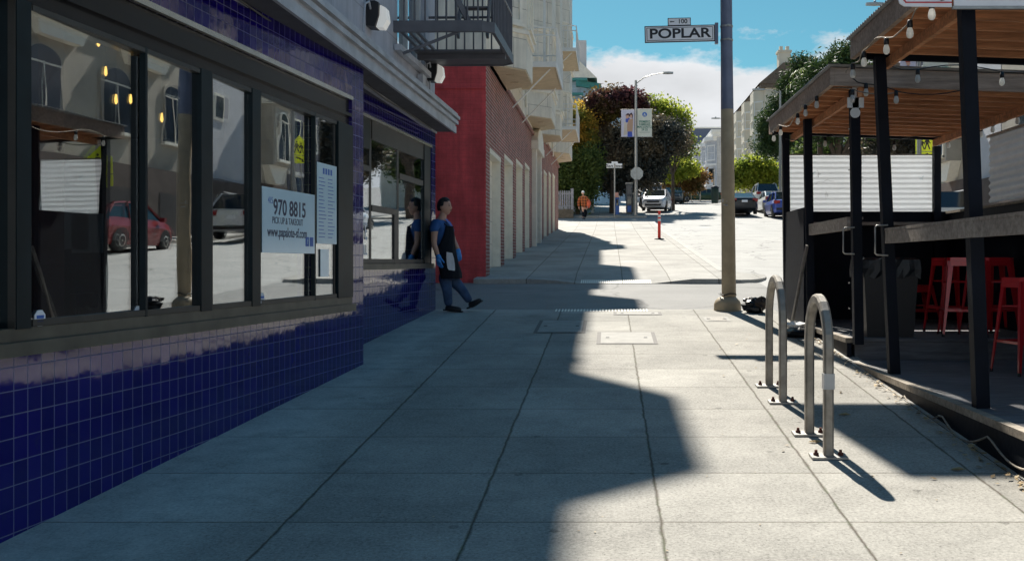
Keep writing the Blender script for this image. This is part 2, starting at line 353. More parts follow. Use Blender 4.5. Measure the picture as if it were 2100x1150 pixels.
M['signred']=simple('sign_red',(.6,.03,.04),.5)
M['signyellow']=simple('fluorescent_yellow_green',(.72,.85,.03),.5,var=.03)
M['polebrown']=simple('tan_pole_paint',(.40,.32,.21),.55,var=.15,vs=5,bs=.1)
M['poleblue']=simple('blue_grey_pole_paint',(.13,.15,.22),.4,var=.15,vs=5)
M['posterblue']=simple('pale_blue_poster',(.68,.88,.96),.12,var=.03,spec=.8)
M['posterink']=simple('poster_ink',(.02,.03,.08),.5)
M['inkblue']=simple('blue_ink',(.05,.15,.5),.5)
M['bannerwhite']=simple('banner_fabric',(.62,.64,.58),.8,var=.04)
M['bannerlilac']=simple('banner_lilac_fabric',(.56,.55,.68),.8,var=.12,vs=1.5)
M['skin']=simple('skin',(.58,.33,.24),.5,var=.06)
M['hair']=simple('black_hair',(.012,.010,.010),.6,var=.2,bs=.5,bscale=80)
M['shirt']=simple('blue_cotton',(.025,.10,.30),.85,var=.15,vs=9,bs=.3,bscale=18)
M['undershirt']=simple('light_blue_collar',(.12,.18,.48),.85)
M['apron']=simple('black_apron_cloth',(.005,.008,.014),.8,var=.2,spec=.2,bs=.3,bscale=16)
M['jeans']=simple('blue_denim',(.055,.10,.19),.9,var=.4,vs=6,bs=.4,bscale=20)
M['glove']=simple('blue_nitrile',(.05,.30,.78),.45,var=.08)
M['towel']=simple('white_towel',(.62,.62,.64),.9,bs=.4,bscale=25)
M['shoe']=simple('black_shoe_leather',(.012,.012,.014),.5)
M['jacket']=None
M['bag']=simple('black_bin_bag',(.004,.007,.011),.4,bs=.8,bscale=9)
M['darkwood']=simple('dark_chair_wood',(.03,.018,.012),.5)
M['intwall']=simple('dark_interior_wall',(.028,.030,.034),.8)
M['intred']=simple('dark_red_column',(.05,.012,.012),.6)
M['paper']=simple('paper',(.5,.5,.5),.7)
M['woodpale']=simple('pale_broom_wood',(.30,.2,.1),.6)
M['trunk']=simple('bark',(.09,.065,.045),.9,var=.3,bs=.6,bscale=12)
def wood(name,c):
    m=newmat(name); t=NT(m); uv=t.n('ShaderNodeTexCoord').outputs['UV']; mp_=t.n('ShaderNodeMapping'); mp_.inputs['Scale'].default_value=(1.2,14,14); t.l(t.n('ShaderNodeTexCoord').outputs['Object'],mp_.inputs[0])
    f=t.noise(mp_.outputs[0],2,6,.65); v=t.rng(f,.3,.7,.55,1.25); k=t.noise(uv,1.3,3); v=t.math('MULTIPLY',v,t.rng(k,.35,.65,.8,1.15))
    s_=t.n('ShaderNodeVectorMath',operation='SCALE'); s_.inputs[0].default_value=c; t.l(v,s_.inputs['Scale']); t.col(s_.outputs[0]); t.set(.75,0,.3); t.bump(f,.3,.01); return m
M['fir']=wood('orange_fir_rafter',(.68,.31,.15)); M['firdark']=wood('roof_board_painted_shade',(.20,.10,.055)); M['fascia']=wood('weathered_fascia_board',(.42,.31,.24)); M['deck']=wood('grey_deck_board',(.17,.17,.18)); M['rail']=wood('weathered_grey_rail',(.38,.33,.29)); M['edgeboard']=wood('weathered_edge_board',(.36,.31,.25))  # firdark: shade between the rafters painted into the roof board colour
def glass(name,tintc=(.45,.5,.5),refl=.5,wave=.0,rough=0.):
    m=newmat(name); t=NT(m); t.t.nodes.remove(t.b)
    tr=t.n('ShaderNodeBsdfTransparent'); tr.inputs[0].default_value=(*tintc,1)
    gl=t.n('ShaderNodeBsdfGlossy'); gl.inputs['Roughness'].default_value=rough; gl.inputs[0].default_value=(.93,.97,1,1)
    fr=t.n('ShaderNodeLayerWeight'); fr.inputs[0].default_value=.5
    mxs=t.n('ShaderNodeMixShader')
    f=t.rng(fr.outputs['Facing'],0,1,refl*.25,refl*1.15); f=t.math('MINIMUM',f,.96)
    t.l(f,mxs.inputs[0]); t.l(tr.outputs[0],mxs.inputs[1]); t.l(gl.outputs[0],mxs.inputs[2]); t.l(mxs.outputs[0],t.out.inputs[0])
    if wave:
        uv=t.n('ShaderNodeTexCoord').outputs['UV']; b=t.n('ShaderNodeBump'); b.inputs['Strength'].default_value=1; b.inputs['Distance'].default_value=wave; t.l(t.noise(uv,1.5,2,.4),b.inputs['Height']); t.l(b.outputs[0],gl.inputs['Normal']); t.l(b.outputs[0],fr.inputs['Normal'])
    return m
M['glass']=glass('shop_window_glass',(.88,.92,.93),.47,.0013)
M['wglass']=glass('window_glass',(.25,.28,.32),.7,.004)
M['carglass']=simple('car_glass',(.02,.025,.03),.05,spec=.8)
def darkroom(name,c): return simple(name,c,.7)
M['blind']=simple('window_blind',(.20,.21,.23),.7,var=.3,vs=1.3)
def emis(name,c,s):
    m=newmat(name); t=NT(m); t.b.inputs['Emission Color'].default_value=(*c,1); t.b.inputs['Emission Strength'].default_value=s; t.col(c); return m
def corr(name,c,tr):
    m=newmat(name); t=NT(m); t.col(c); t.set(.45,0,.4)
    uv=t.n('ShaderNodeTexCoord').outputs['UV']; v=t.rng(t.noise(uv,3,6,.7),.3,.7,.75,1.15); s_=t.n('ShaderNodeVectorMath',operation='SCALE'); s_.inputs[0].default_value=c; t.l(v,s_.inputs['Scale']); t.col(s_.outputs[0])
    tl=t.n('ShaderNodeBsdfTranslucent'); tl.inputs[0].default_value=(c[0],c[1],c[2],1); ms=t.n('ShaderNodeMixShader'); ms.inputs[0].default_value=tr; t.l(t.b.outputs[0],ms.inputs[1]); t.l(tl.outputs[0],ms.inputs[2]); t.l(ms.outputs[0],t.out.inputs[0]); return m
M['corrclear']=corr('translucent_corrugated_plastic',(.78,.80,.82),.55); M['corrgrey']=corr('weathered_corrugated_panel',(.80,.80,.80),.5); M['corrroof']=corr('corrugated_roof_metal',(.35,.34,.33),.0)
M['lampglass']=emis('lit_prismatic_lamp_glass',(.9,.88,.82),.16)
def leafmat(name,c1,c2,tr=.45,c3=None):
    m=newmat(name); t=NT(m); g_=t.n('ShaderNodeNewGeometry'); ob=t.n('ShaderNodeTexCoord').outputs['Object']
    f=g_.outputs['Random Per Island']; c=t.mixc(f,c1,c2)
    if c3:
        c=t.mixc(t.rng(t.noise(ob,.55,3),.45,.62,0,1),c,c3)
    t.col(c); t.set(.55,0,.35)
    tl=t.n('ShaderNodeBsdfTranslucent'); t.l(c,tl.inputs[0]); ms=t.n('ShaderNodeMixShader'); ms.inputs[0].default_value=tr; t.l(t.b.outputs[0],ms.inputs[1]); t.l(tl.outputs[0],ms.inputs[2]); t.l(ms.outputs[0],t.out.inputs[0]); return m
M['lf_green']=leafmat('leaf_green',(.06,.10,.03),(.17,.22,.05),.5)
M['lf_dark']=leafmat('leaf_dark',(.035,.042,.040),(.085,.088,.072),.22,(.23,.18,.11))
M['lf_plum']=leafmat('leaf_plum',(.045,.022,.028),(.15,.055,.06),.5,(.12,.10,.02))
M['lf_gold']=leafmat('leaf_gold',(.40,.30,.04),(.70,.36,.06),.65,(.16,.20,.04))
M['lf_cyp']=leafmat('leaf_cypress',(.022,.05,.014),(.075,.12,.03),.25)
M['lf_lime']=leafmat('leaf_lime',(.26,.34,.04),(.52,.52,.07),.6,(.18,.24,.04))
M['lf_brown']=leafmat('leaf_brown',(.20,.11,.04),(.38,.22,.08),.4,(.05,.07,.02))
M['lf_dry']=leafmat('dry_leaves',(.25,.16,.07),(.5,.38,.2),.1)
M['redlight']=emis('red_signal_lens',(1,.03,.02),4); M['filament']=emis('warm_filament',(1,.55,.12),2.2)
M['bulb']=corr('clear_bulb_glass',(.85,.85,.82),.5)
M['tail']=simple('red_tail_lens',(.35,.01,.01),.2,coat=.5); M['headl']=simple('headlamp_lens',(.6,.62,.65),.1,.4)
def carpaint(name,c,met=.1): return simple(name,c,.3,met,var=.03,coat=.5)
M['psilver']=carpaint('silver_car_paint',(.74,.76,.82),.0); M['pblack']=carpaint('black_car_paint',(.006,.007,.009)); M['pwhite']=carpaint('white_car_paint',(.72,.72,.72)); M['pred']=carpaint('red_car_paint',(.20,.012,.016)); M['pblue']=carpaint('blue_car_paint',(.03,.07,.35)); M['pgrey']=carpaint('grey_car_paint',(.12,.13,.14))
def text(s,size,loc,rot,mat,name,parent,ext=.002,align='CENTER',sx=1.,sy=1.,bold=0.):
    c=bpy.data.curves.new(name,'FONT'); c.body=s; c.size=size; c.align_x=align; c.align_y='CENTER'; c.extrude=ext; c.offset=bold
    o=bpy.data.objects.new(name,c); COL.objects.link(o)
    dg=bpy.context.evaluated_depsgraph_get(); me=bpy.data.meshes.new_from_object(o.evaluated_get(dg)); me.name=name
    bpy.data.objects.remove(o); bpy.data.curves.remove(c)
    rotm=Matrix.Rotation(rot[2],4,'Z')@Matrix.Rotation(rot[1],4,'Y')@Matrix.Rotation(rot[0],4,'X')
    mt=Matrix.Translation(Vector(loc))@rotm@Matrix.Diagonal((sx,sy,1,1))
    if parent is not None: mt=world_of(parent).inverted()@mt
    me.transform(mt); me.materials.clear(); me.materials.append(mat)
    ob=bpy.data.objects.new(name,me); COL.objects.link(ob); reg(ob,parent); return ob
# ---------------------------------------------------------------- ground, roads, pavements
DS=[-30,-5,0,2,4,6,8,10,12,14.15,16.5,18.9,19.2,20.5,23,27,33,40,47,50,54,56,58,62,66,70,75,80,88,95,100,106,112,125,138,150,165,182,200,215,230,270,310,350,400,430,460,520]
def sheet(name,xs,d0,d1,zo,mat,skirt=0,kind='structure',zf=None,ns=None):
    ds=sorted({d0,d1,*[d for d in (ns or DS) if d0<d<d1]})
    mb=MB(); vs=[];fs=[]
    zf=zf or (lambda x,d:g(d)+zo)
    for d in ds:
        for x in xs: vs.append((x,d,zf(x,d)))
    n=len(xs)
    for i in range(len(ds)-1):
        for j in range(n-1): fs.append((i*n+j,i*n+j+1,(i+1)*n+j+1,(i+1)*n+j))
    mb.add(vs,fs)
    if skirt:
        ring=[(xs[0],d) for d in ds]+[(x,ds[-1]) for x in xs[1:]]+[(xs[-1],d) for d in ds[::-1][1:]]+[(x,ds[0]) for x in xs[::-1][1:]]
        for (a,b) in zip(ring,ring[1:]):
            mb.quad((a[0],a[1],zf(*a)-skirt),(b[0],b[1],zf(*b)-skirt),(b[0],b[1],zf(*b)),(a[0],a[1],zf(*a)))
    o=mb.build(name,mat); 
    if kind: o['kind']=kind
    return o
KX=2.30   # kerb line
sheet('ground',[-400,-60,-20,0,20,60,400],-30,520,-.30,M['groundm'])
RX=[KX,6,10,14.4]
sheet('road',[KX,6,10,14.4],-30,112,-.115,M['road'])
sheet('cross_street',[-90,-40,-10,-3,0,KX],54.4,61.5,-.115,M['road'])
sheet('cross_street_east',[14.4,30,90],54.4,61.5,-.115,M['road'])
# the valley and the hill beyond, the street bending right
def far(x0,x1,zo):
    def fx(x,d): return g(d)+zo
    mb=MB(); ds=[d for d in DS if d>=112]; 
    for a,b in zip(ds,ds[1:]):
        sa=max(0,(a-150))*.006; sb=max(0,(b-150))*.006
        mb.quad((x0+sa*0+.012*(a-112),a,g(a)+zo),(x1+.012*(a-112),a,g(a)+zo),(x1+.012*(b-112),b,g(b)+zo),(x0+.012*(b-112),b,g(b)+zo))
    return mb
o=far(3,16,-.115).build('far_road',M['road']); o['kind']='structure'
# near pavement (ends at the alley)
def znear(x,d):
    return g(d)-(.085 if d>14.05 else 0)
sheet('sidewalk',[-3.9,-2.8,-2.3,-1.5,0,1.5,KX],-30,14.15,0,M['walk'],.25,zf=znear,ns=DS+[13.3,14.0])
def zalley(x,d): return g(d)-.095
sheet('alley',[-40,-10,-3,-1,1,KX,2.9],14.12,19.3,0,M['alley'],zf=zalley)
def z2(x,d):
    k=0
    if d<20.6:
        e=1-(d-19.1)/1.5
        r=1 if -.55<x<.85 else max(0,1-min(abs(x+.55),abs(x-.85))/.75)
        k=r*max(0,min(1,e))
    return g(d)-.085*k
xs2=[-2.6,-2.0,-1.5,-1.1,-.85,-.55,-.2,.15,.5,.85,1.1,1.35,1.6,2.0,KX]
sheet('sidewalk_beyond_alley',xs2,19.1,47.5,0,M['walk2'],.22,zf=z2,ns=DS+[19.4,19.7,20.1,20.6])
sheet('sidewalk_corner',[-30,-12,-6,-2.6,0,KX],47.5,54.4,0,M['walk2'],.2)
sheet('sidewalk_across_street',[-30,-12,-6,-2.6,0,KX],61.5,112,0,M['walk2'],.2)
sheet('sidewalk_opposite',[14.4,15.4,16.6],-30,54.4,0,M['walk2'],.2)
sheet('sidewalk_opposite_far',[14.4,15.4,16.6],61.5,112,0,M['walk2'],.2)
# concrete kerb strips and gutters
M['kerb']=simple('kerb_concrete',(.36,.35,.32),.85,var=.2,vs=5,bs=.3)
mb=MB()
for a,b in zip([0,2,4,6,8,10,12],[2,4,6,8,10,12,13.6]): mb.add([(KX-.0,a,g(a)+.004),(KX+.15,a,g(a)+.004),(KX+.15,b,g(b)+.004),(KX,b,g(b)+.004),(KX+.15,a,g(a)-.3),(KX+.15,b,g(b)-.3)],[(0,1,2,3),(1,4,5,2)])
mb.build('kerb',M['kerb'])['kind']='structure'
mb=MB(); k=[21.2,23,27,33,40,47,54.4]
for a,b in zip(k,k[1:]): mb.add([(KX,a,g(a)+.004),(KX+.16,a,g(a)+.004),(KX+.16,b,g(b)+.004),(KX,b,g(b)+.004),(KX+.16,a,g(a)-.3),(KX+.16,b,g(b)-.3)],[(0,1,2,3),(1,4,5,2)])
# rounded corner of the kerb return
pts=[(KX+.16*0,19.1)]; 
mb.build('kerb_beyond_alley',M['kerb'])['kind']='structure'
mb=MB(); arc=[(KX-.02+1.0*math.sin(t*math.pi/12), 21.2-2.0*math.cos(t*math.pi/12)*1.0) for t in range(0,7)]
top=[(x,d,g(d)-.02-.07*i/6) for i,(x,d) in enumerate(arc)]
ctr=(KX-.02,21.2,g(21.2)+.002)
mb.add([ctr]+top+[(x,y,z-.2) for x,y,z in top],[(0,i+1,i+2) for i in range(6)]+[(i+1,i+8,i+9,i+2) for i in range(6)])
mb.build('kerb_return',M['walk2'])['kind']='structure'
# grooved tactile strips at the two kerb ramps
def grooved(name,x0,x1,d0,d1,zf,n):
    mb=MB()
    for i in range(n):
        a=x0+(x1-x0)*i/n; b=a+(x1-x0)/n*.5
        mb.add([(a,d0,zf(a,d0)+.004),(b,d0,zf(b,d0)+.004),(b,d1,zf(b,d1)+.004),(a,d1,zf(a,d1)+.004),(a,d0,zf(a,d0)-.02),(b,d0,zf(b,d0)-.02)],[(0,1,2,3),(4,5,1,0)])
    o=mb.build(name,M['trim']); prop(o,kind='structure'); return o
grooved('ramp_grooves',-.55,.82,19.12,19.55,z2,34)
grooved('ramp_grooves_near',-.75,.55,13.75,14.0,znear,30)
# utility covers set in the pavement
M['coverc']=simple('cover_concrete',(.30,.29,.265),.8,var=.15,vs=6,bs=.3); M['coverm']=simple('cast_iron_cover',(.10,.09,.075),.6,.5,var=.3,bs=.5)
def cover(x0,y0,x1,y1,lab,mat,rim,name='utility_cover'):
    d1=3280/(y0-400.); d0=3280/(y1-400.); xa=(x0-CX)*d0/F; xb=(x1-CX)*d0/F
    t=thing(name,lab,'utility cover',((xa+xb)/2,(d0+d1)/2,g((d0+d1)/2)),group='utility covers in the pavement')
    mb=MB(); e=.045
    sl=lambda x,d,z:(x,d,g(d)+z)
    def fl(a,b,c,d,z,mi=0): mb.quad(sl(a,c,z),sl(b,c,z),sl(b,d,z),sl(a,d,z),mi)
    fl(xa,xb,d0,d1,.004); mb.build('frame',rim,t)
    mb=MB(); fl(xa+e,xb-e,d0+e,d1-e,.007); mb.build('lid',mat,t)
    for k in (-1,1):
        mb=MB(); c=(xa+xb)/2+k*(xb-xa)*.32; fl(c-.02,c+.02,(d0+d1)/2-.04,(d0+d1)/2+.04,.010); mb.build('lifting_slot',M['tarblack'],t)
M['covrim']=simple('dark_cover_joint',(.13,.12,.11),.8)
cover(1093,657,1200,683,'concrete utility cover in the shaded pavement just before the alley',M['coverc'],M['covrim'])
cover(1223,681,1350,706,'larger concrete utility cover on the sunlit pavement edge of the shadow',M['coverc'],M['covrim'])
cover(1258,640,1358,646,'narrow concrete cover strip beside the alley ramp',M['coverc'],M['covrim'])
cover(1447,650,1500,659,'small brown iron cover near the foot of the tall pole',M['coverm'],M['coverc'])
for x,d,lab in ((7.1,19.0,'round iron manhole cover in the roadway, mirrored in the shop window'),(8.6,40.0,'round iron manhole cover farther up the roadway')):
    t=thing('manhole_cover',lab,'manhole cover',(x,d,g(d)-.11),group='manhole covers in the road'); mb=MB(); sl_=(g(d+1)-g(d))
    mb.add([(x+.42*math.cos(k*math.pi/14),d+.42*math.sin(k*math.pi/14),g(d)-.108+sl_*.42*math.sin(k*math.pi/14)) for k in range(28)],[tuple(range(28))]); mb.build('frame',M['covrim'],t); mb=MB(); mb.add([(x+.34*math.cos(k*math.pi/14),d+.34*math.sin(k*math.pi/14),g(d)-.104+sl_*.34*math.sin(k*math.pi/14)) for k in range(28)],[tuple(range(28))]); mb.build('lid',M['coverm'],t)
# ---------------------------------------------------------------- restaurant building
FA=(-2.80,4.62); FB=(-2.33,9.48)
F1=Fr(FA,FB)
def s1(px): return (3.2468/((1250-px)/F+.0967)-4.62)*F1.len/4.86
F2=Fr((-2.728,9.40),(-2.43,13.96))
def s2(px): return (3.343/((1250-px)/F+.0654)-9.40)*F2.len/4.56
F3=Fr((-2.74,0),(-2.74+.021*14,14))
bl=thing('restaurant_building','blue tiled corner restaurant with wide dark framed shop windows','building',(-6,7,0))
sE=s1(745); sW=s1(722)
zs,zl=1.19,3.09
# base wall and pier, upper tile band
mb=MB()
mb.wall(F1,-9.5,sE,-.9,3.43,[(-9.0,sW,zs,zl)],.26)
mb.quad(F1.pt(sE+.001,0,-.5),F1.pt(sE+.001,-.5,-.5),F1.pt(sE+.001,-.5,3.43),F1.pt(sE+.001,0,3.43))
mb.build('tiled_wall',M['tile'],bl)
mb=MB(); e2=F2.len; a0,a1=.45,s2(885)
mb.wall(F2,.02,e2,-.2,3.43,[(a0,a1,1.55,3.18)],.22)
mb.quad(F2.pt(e2,0,-.2),F2.pt(e2,-3,-.2),F2.pt(e2,-3,3.43),F2.pt(e2,0,3.43))
mb.build('tiled_wall',M['tile'],bl)
mb=MB(); mb.fbox(F1,-9.0,sW,-.02,.012,zl-.008,zl+.028); mb.build('lintel_strip',M['chrome'],bl)
mb=MB(); mb.fbox(F2,a0,a1,-.02,.012,3.172,3.205); mb.build('lintel_strip',M['chrome'],bl)
# sills
mb=MB(); mb.fbox(F1,-9.0,sW+.01,-.2,.035,zs-.03,zs+.035); mb.fbox(F1,-9.0,sW,-.22,.004,zs+.03,zs+.10); mb.build('sill',M['sill'],bl)
mb=MB(); mb.fbox(F2,a0-.02,a1+.02,-.18,.035,1.52,1.585); mb.build('sill',M['sill'],bl)
# header, mullions of window one
gz0,gz1=zs+.10,2.84
mb=MB(); mb.fbox(F1,-9.0,sW-.002,-.2,-.03,gz1,zl-.01); mb.fbox(F1,-9.0,sW-.002,-.2,.0,gz1+.09,gz1+.12); mb.build('window_header',simple('header_gloss_panel',(.010,.011,.015),.25,var=.3,spec=.3),bl)
for a,b,o in ((30,60,-.005),(410,432,-.005),(515,532,-.005),(692,722,-.005)):
    mb=MB(); mb.fbox(F1,s1(a),s1(b),-.2,o+.016,gz0-.005,gz1+.005); mb.build('mullion',M['darkframe'],bl)
for k in range(-3,0):
    mb=MB(); mb.fbox(F1,s1(30)+k*1.9-.07,s1(30)+k*1.9+.07,-.2,-.005,gz0-.005,gz1+.005); mb.build('mullion',M['darkframe'],bl)
for x in (298,645): mb=MB(); mb.fbox(F1,s1(x)-.011,s1(x)+.011,-.03,.008,gz0-.003,gz1+.003); mb.build('mullion',M['darkframe'],bl)
mb=MB()
for a in (31.5,433,697): mb.fbox(F1,s1(a)-.012,s1(a)+.012,-.03,.006,gz0,gz1)
for a,b in ((62,298),(298,410),(432,515),(533,645),(645,690)):
    mb.fbox(F1,s1(a)+.01,s1(b)-.01,-.05,.007,gz0+.002,gz0+.035)
    mb.fbox(F1,s1(a)+.01,s1(b)-.01,-.05,.007,gz1-.03,gz1-.002)
mb.fbox(F1,s1(690)-.03,s1(690),-.05,-.01,gz0,gz1)
mb.build('window_trim',M['bronze'],bl)
def pane(fr,a,b,z0,z1,o,mat=None):
    mb=MB(); q=.041*(b-a) if fr is F1 else .0   # each sash sits slightly askew in its frame
    v=[fr.pt(a_,o_,z) for z in (z0,z1) for a_,oo in ((a,o),(b,o-q)) for o_ in (oo-.006,oo)]
    mb.add(v,[(0,2,3,1),(4,5,7,6),(0,1,5,4),(2,6,7,3),(0,4,6,2),(1,3,7,5)]); return mb.build('window_pane',mat or M['glass'],bl)
segs=[(-8.9,s1(30)-5.8),(s1(30)-5.6,s1(30)-3.9),(s1(30)-3.7,s1(30)-2.0),(s1(30)-1.83,s1(30)),(s1(60),s1(298)-.013),(s1(298)+.013,s1(410)),(s1(432),s1(515)),(s1(532),s1(645)-.013),(s1(645)+.013,s1(690))]
for a,b in segs[2:]: pane(F1,a,b,gz0+.03,gz1-.02,.004)
# window two
zb,zt=1.59,3.17
mb=MB(); mb.fbox(F2,s2(872),a1,-.16,-.01,zb,zt); mb.build('window_frame',M['darkframe'],bl)
mb=MB(); mb.fbox(F2,a0,s2(763)-.0,-.15,-.02,zt-.32,zt-.0); mb.build('transom_panel',M['darkframe'],bl)
mb=MB()
for x in (765,821): mb.fbox(F2,s2(x)-.035,s2(x)+.035,-.15,-.03,zb,zt)
mb.fbox(F2,s2(767),s2(872),-.14,-.02,zt-.20,zt-.0)
mb.fbox(F2,s2(767),s2(819),-.14,-.02,2.17,2.24); mb.fbox(F2,s2(823),s2(871),-.14,-.02,2.62,2.69); mb.fbox(F2,a0,s2(763),-.14,-.02,2.60,2.66)
mb.fbox(F2,a0,s2(872),-.14,-.02,zb,zb+.05)
mb.fbox(F2,s2(812),s2(819),-.14,-.018,zb,2.17)
mb.build('window_trim',M['bronze'],bl)
for a,b,z0,z1 in ((a0,s2(764),zb+.04,2.6),(a0,s2(764),2.66,zt-.3),(s2(767),s2(819),2.24,zt-.19),(s2(767),s2(813),zb+.04,2.17),(s2(823),s2(871),zb+.04,2.62),(s2(823),s2(871),2.69,zt-.19)):
    pane(F2,a,b,z0,z1,-.034)
# cornice
mb=MB(); C3=14.0
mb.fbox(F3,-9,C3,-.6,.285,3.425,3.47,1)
mb.fbox(F3,-9,C3+.02,.27,.30,3.405,3.50); mb.fbox(F3,-9,C3+.02,.2,.285,3.50,3.53); mb.fbox(F3,-9,C3+.05,.2,.325,3.53,3.575); mb.fbox(F3,-9,C3+.03,.2,.30,3.575,3.60); mb.fbox(F3,-9,C3+.07,.15,.345,3.60,3.64)
mb.fprism(F3,[(-9,3.64),(C3+.05,3.64),(C3+.02,3.68),(-9,3.68)],-.05,.32)
mb.fbox(F3,-9,C3,-.02,.03,3.40,3.424)
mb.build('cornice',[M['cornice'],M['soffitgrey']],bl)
# cable along the soffit
mb=MB(); mb.tube([F3.pt(a,.05+.012*math.sin(a*2.1),3.40+.006*math.sin(a*3.3)) for a in [i*.5 for i in range(4,28)]],.009,6); mb.build('soffit_cable',M['bronze'],bl)
# upper wall with a window behind the escape
mb=MB(); mb.wall(F3,-9,C3,3.6,9.6,[(11.75,13.35,4.15,6.6),(2,3.3,4.6,6.4),(6.2,7.5,4.6,6.4)],.25)
mb.quad(F3.pt(C3,0,3.3),F3.pt(C3,-10,3.3),F3.pt(C3,-10,9.6),F3.pt(C3,0,9.6))
mb.build('upper_wall',M['greystucco'],bl)
mb=MB(); mb.fbox(F3,-9,C3,-10,-.02,9.45,9.5); mb.fbox(F3,-9,C3+.05,-.25,.12,9.55,9.75); mb.build('roof',M['cornice'],bl)
for a,b,z0,z1 in ((11.75,13.35,4.15,6.6),(2,3.3,4.6,6.4),(6.2,7.5,4.6,6.4)):
    f=MB(); f.wall(F3,a,b,z0,z1,[(a+.08,(a+b)/2-.03,z0+.08,z1-.08),((a+b)/2+.03,b-.08,z0+.08,z1-.08)],.08,0,-.06); wf=f.build('window',M['white'],bl)
    f=MB(); f.fbox(F3,a+.05,b-.05,-.115,-.11,z0+.05,z1-.05); f.build('pane',M['wglass'],wf)
    f=MB(); f.fbox(F3,a,b,-.5,-.45,z0,z1); f.build('blind',M['blind'],wf)
# interior shell: floor, back wall, ceiling, dividing wall, red column
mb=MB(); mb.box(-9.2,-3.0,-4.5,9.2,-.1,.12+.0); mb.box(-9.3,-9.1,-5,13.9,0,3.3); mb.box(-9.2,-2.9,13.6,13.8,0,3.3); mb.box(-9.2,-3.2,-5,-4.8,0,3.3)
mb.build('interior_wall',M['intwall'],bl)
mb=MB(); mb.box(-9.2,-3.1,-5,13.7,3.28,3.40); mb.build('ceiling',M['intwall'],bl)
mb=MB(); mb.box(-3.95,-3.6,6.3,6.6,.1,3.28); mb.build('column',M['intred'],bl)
mb=MB(); mb.fbox(F1,s1(80),s1(250),-.75,-.24,1.0,1.1); mb.fbox(F1,s1(250),sW,-.55,-.24,1.05,1.17); mb.build('window_ledge',M['darkwood'],bl)
# a fire escape balcony on the restaurant's upper wall
fe=thing('fire_escape','dark grey iron fire escape platform over the restaurant corner','fire escape',F3.pt(12.5,0,4.3))
fa,fb,fo=11.55,13.6,1.13
mb=MB(); zf=4.27
mb.fbox(F3,fa,fa+.05,0,fo-.1,zf-.01,zf+.12); mb.fbox(F3,fb-.05,fb,0,fo-.1,zf-.01,zf+.12); mb.fbox(F3,fa+.1,fb-.1,fo-.01,fo+.03,zf,zf+.12)
mb.bar(F3.pt(fa+.02,fo-.12,zf+.055),F3.pt(fa+.12,fo+.01,zf+.055),.05,.12); mb.bar(F3.pt(fb-.02,fo-.12,zf+.055),F3.pt(fb-.12,fo+.01,zf+.055),.05,.12)
mb.fbox(F3,fb-.75,fb-.65,0,fo,zf-.06,zf+.02)
mb.build('platform_frame',M['darkmetal'],fe)
mb=MB(); mb.fbox(F3,fb-.95,fb-.05,.0,fo-.02,zf,zf+.02)
for i in range(3): mb.fbox(F3,fa+.05,fb-.9,.05+.09*i,.09+.09*i,zf+.01,zf+.03)
mb.build('platform_floor',M['darkmetal'],fe)
mb=MB()
for i in range(9): a=.12+i*(fo-.15)/8; mb.tube([F3.pt(fa+.02,a,zf+.1),F3.pt(fa+.02,a,zf+1.15)],.011,6); mb.tube([F3.pt(fb-.02,a,zf+.1),F3.pt(fb-.02,a,zf+1.15)],.011,6)
for i in range(14): a=fa+.12+i*(fb-fa-.24)/13; mb.tube([F3.pt(a,fo+.01,zf+.1),F3.pt(a,fo+.01,zf+1.15)],.011,6)
for z in (1.15,.65): mb.tube([F3.pt(fa+.02,0,zf+z),F3.pt(fa+.02,fo-.12,zf+z),F3.pt(fa+.12,fo+.01,zf+z),F3.pt(fb-.12,fo+.01,zf+z),F3.pt(fb-.02,fo-.12,zf+z),F3.pt(fb-.02,0,zf+z)],.018,6)
mb.build('railing',M['darkmetal'],fe)
mb=MB(); mb.bar(F3.pt(fa-.05,.42,zf+1.0),F3.pt(fa+.08,.88,zf+.08),.05,.06); mb.bar(F3.pt(fa+.05,.1,zf-.25),F3.pt(fa+.05,.75,zf+.0),.03,.03); mb.build('brace',M['darkmetal'],fe)
mb=MB(); 
for o_ in (.62,.98): mb.bar(F3.pt(fa+.75,o_,zf+.1),F3.pt(fa+1.9,o_,zf+2.9),.03,.09)
for i in range(11):
    q=i/11; c=fa+.85+q*1.1; z=zf+.25+q*2.6; mb.fbox(F3,c-.07,c+.07,.62,.98,z,z+.02)
mb.build('ladder',M['darkmetal'],fe)
mb=MB(); mb.fbox(F3,fa,13.3,.01,.09,zf-.22,zf-.15); mb.tube([F3.pt(13.5,.03,zf-.2),F3.pt(13.5,.03,3.68)],.012,6); mb.tube([F3.pt(12.9,.03,zf-.3),F3.pt(12.9,.03,3.68)],.012,6); mb.fbox(F3,12.8,13.0,.01,.08,zf-.42,zf-.26); mb.build('conduit',M['cornice'],bl)
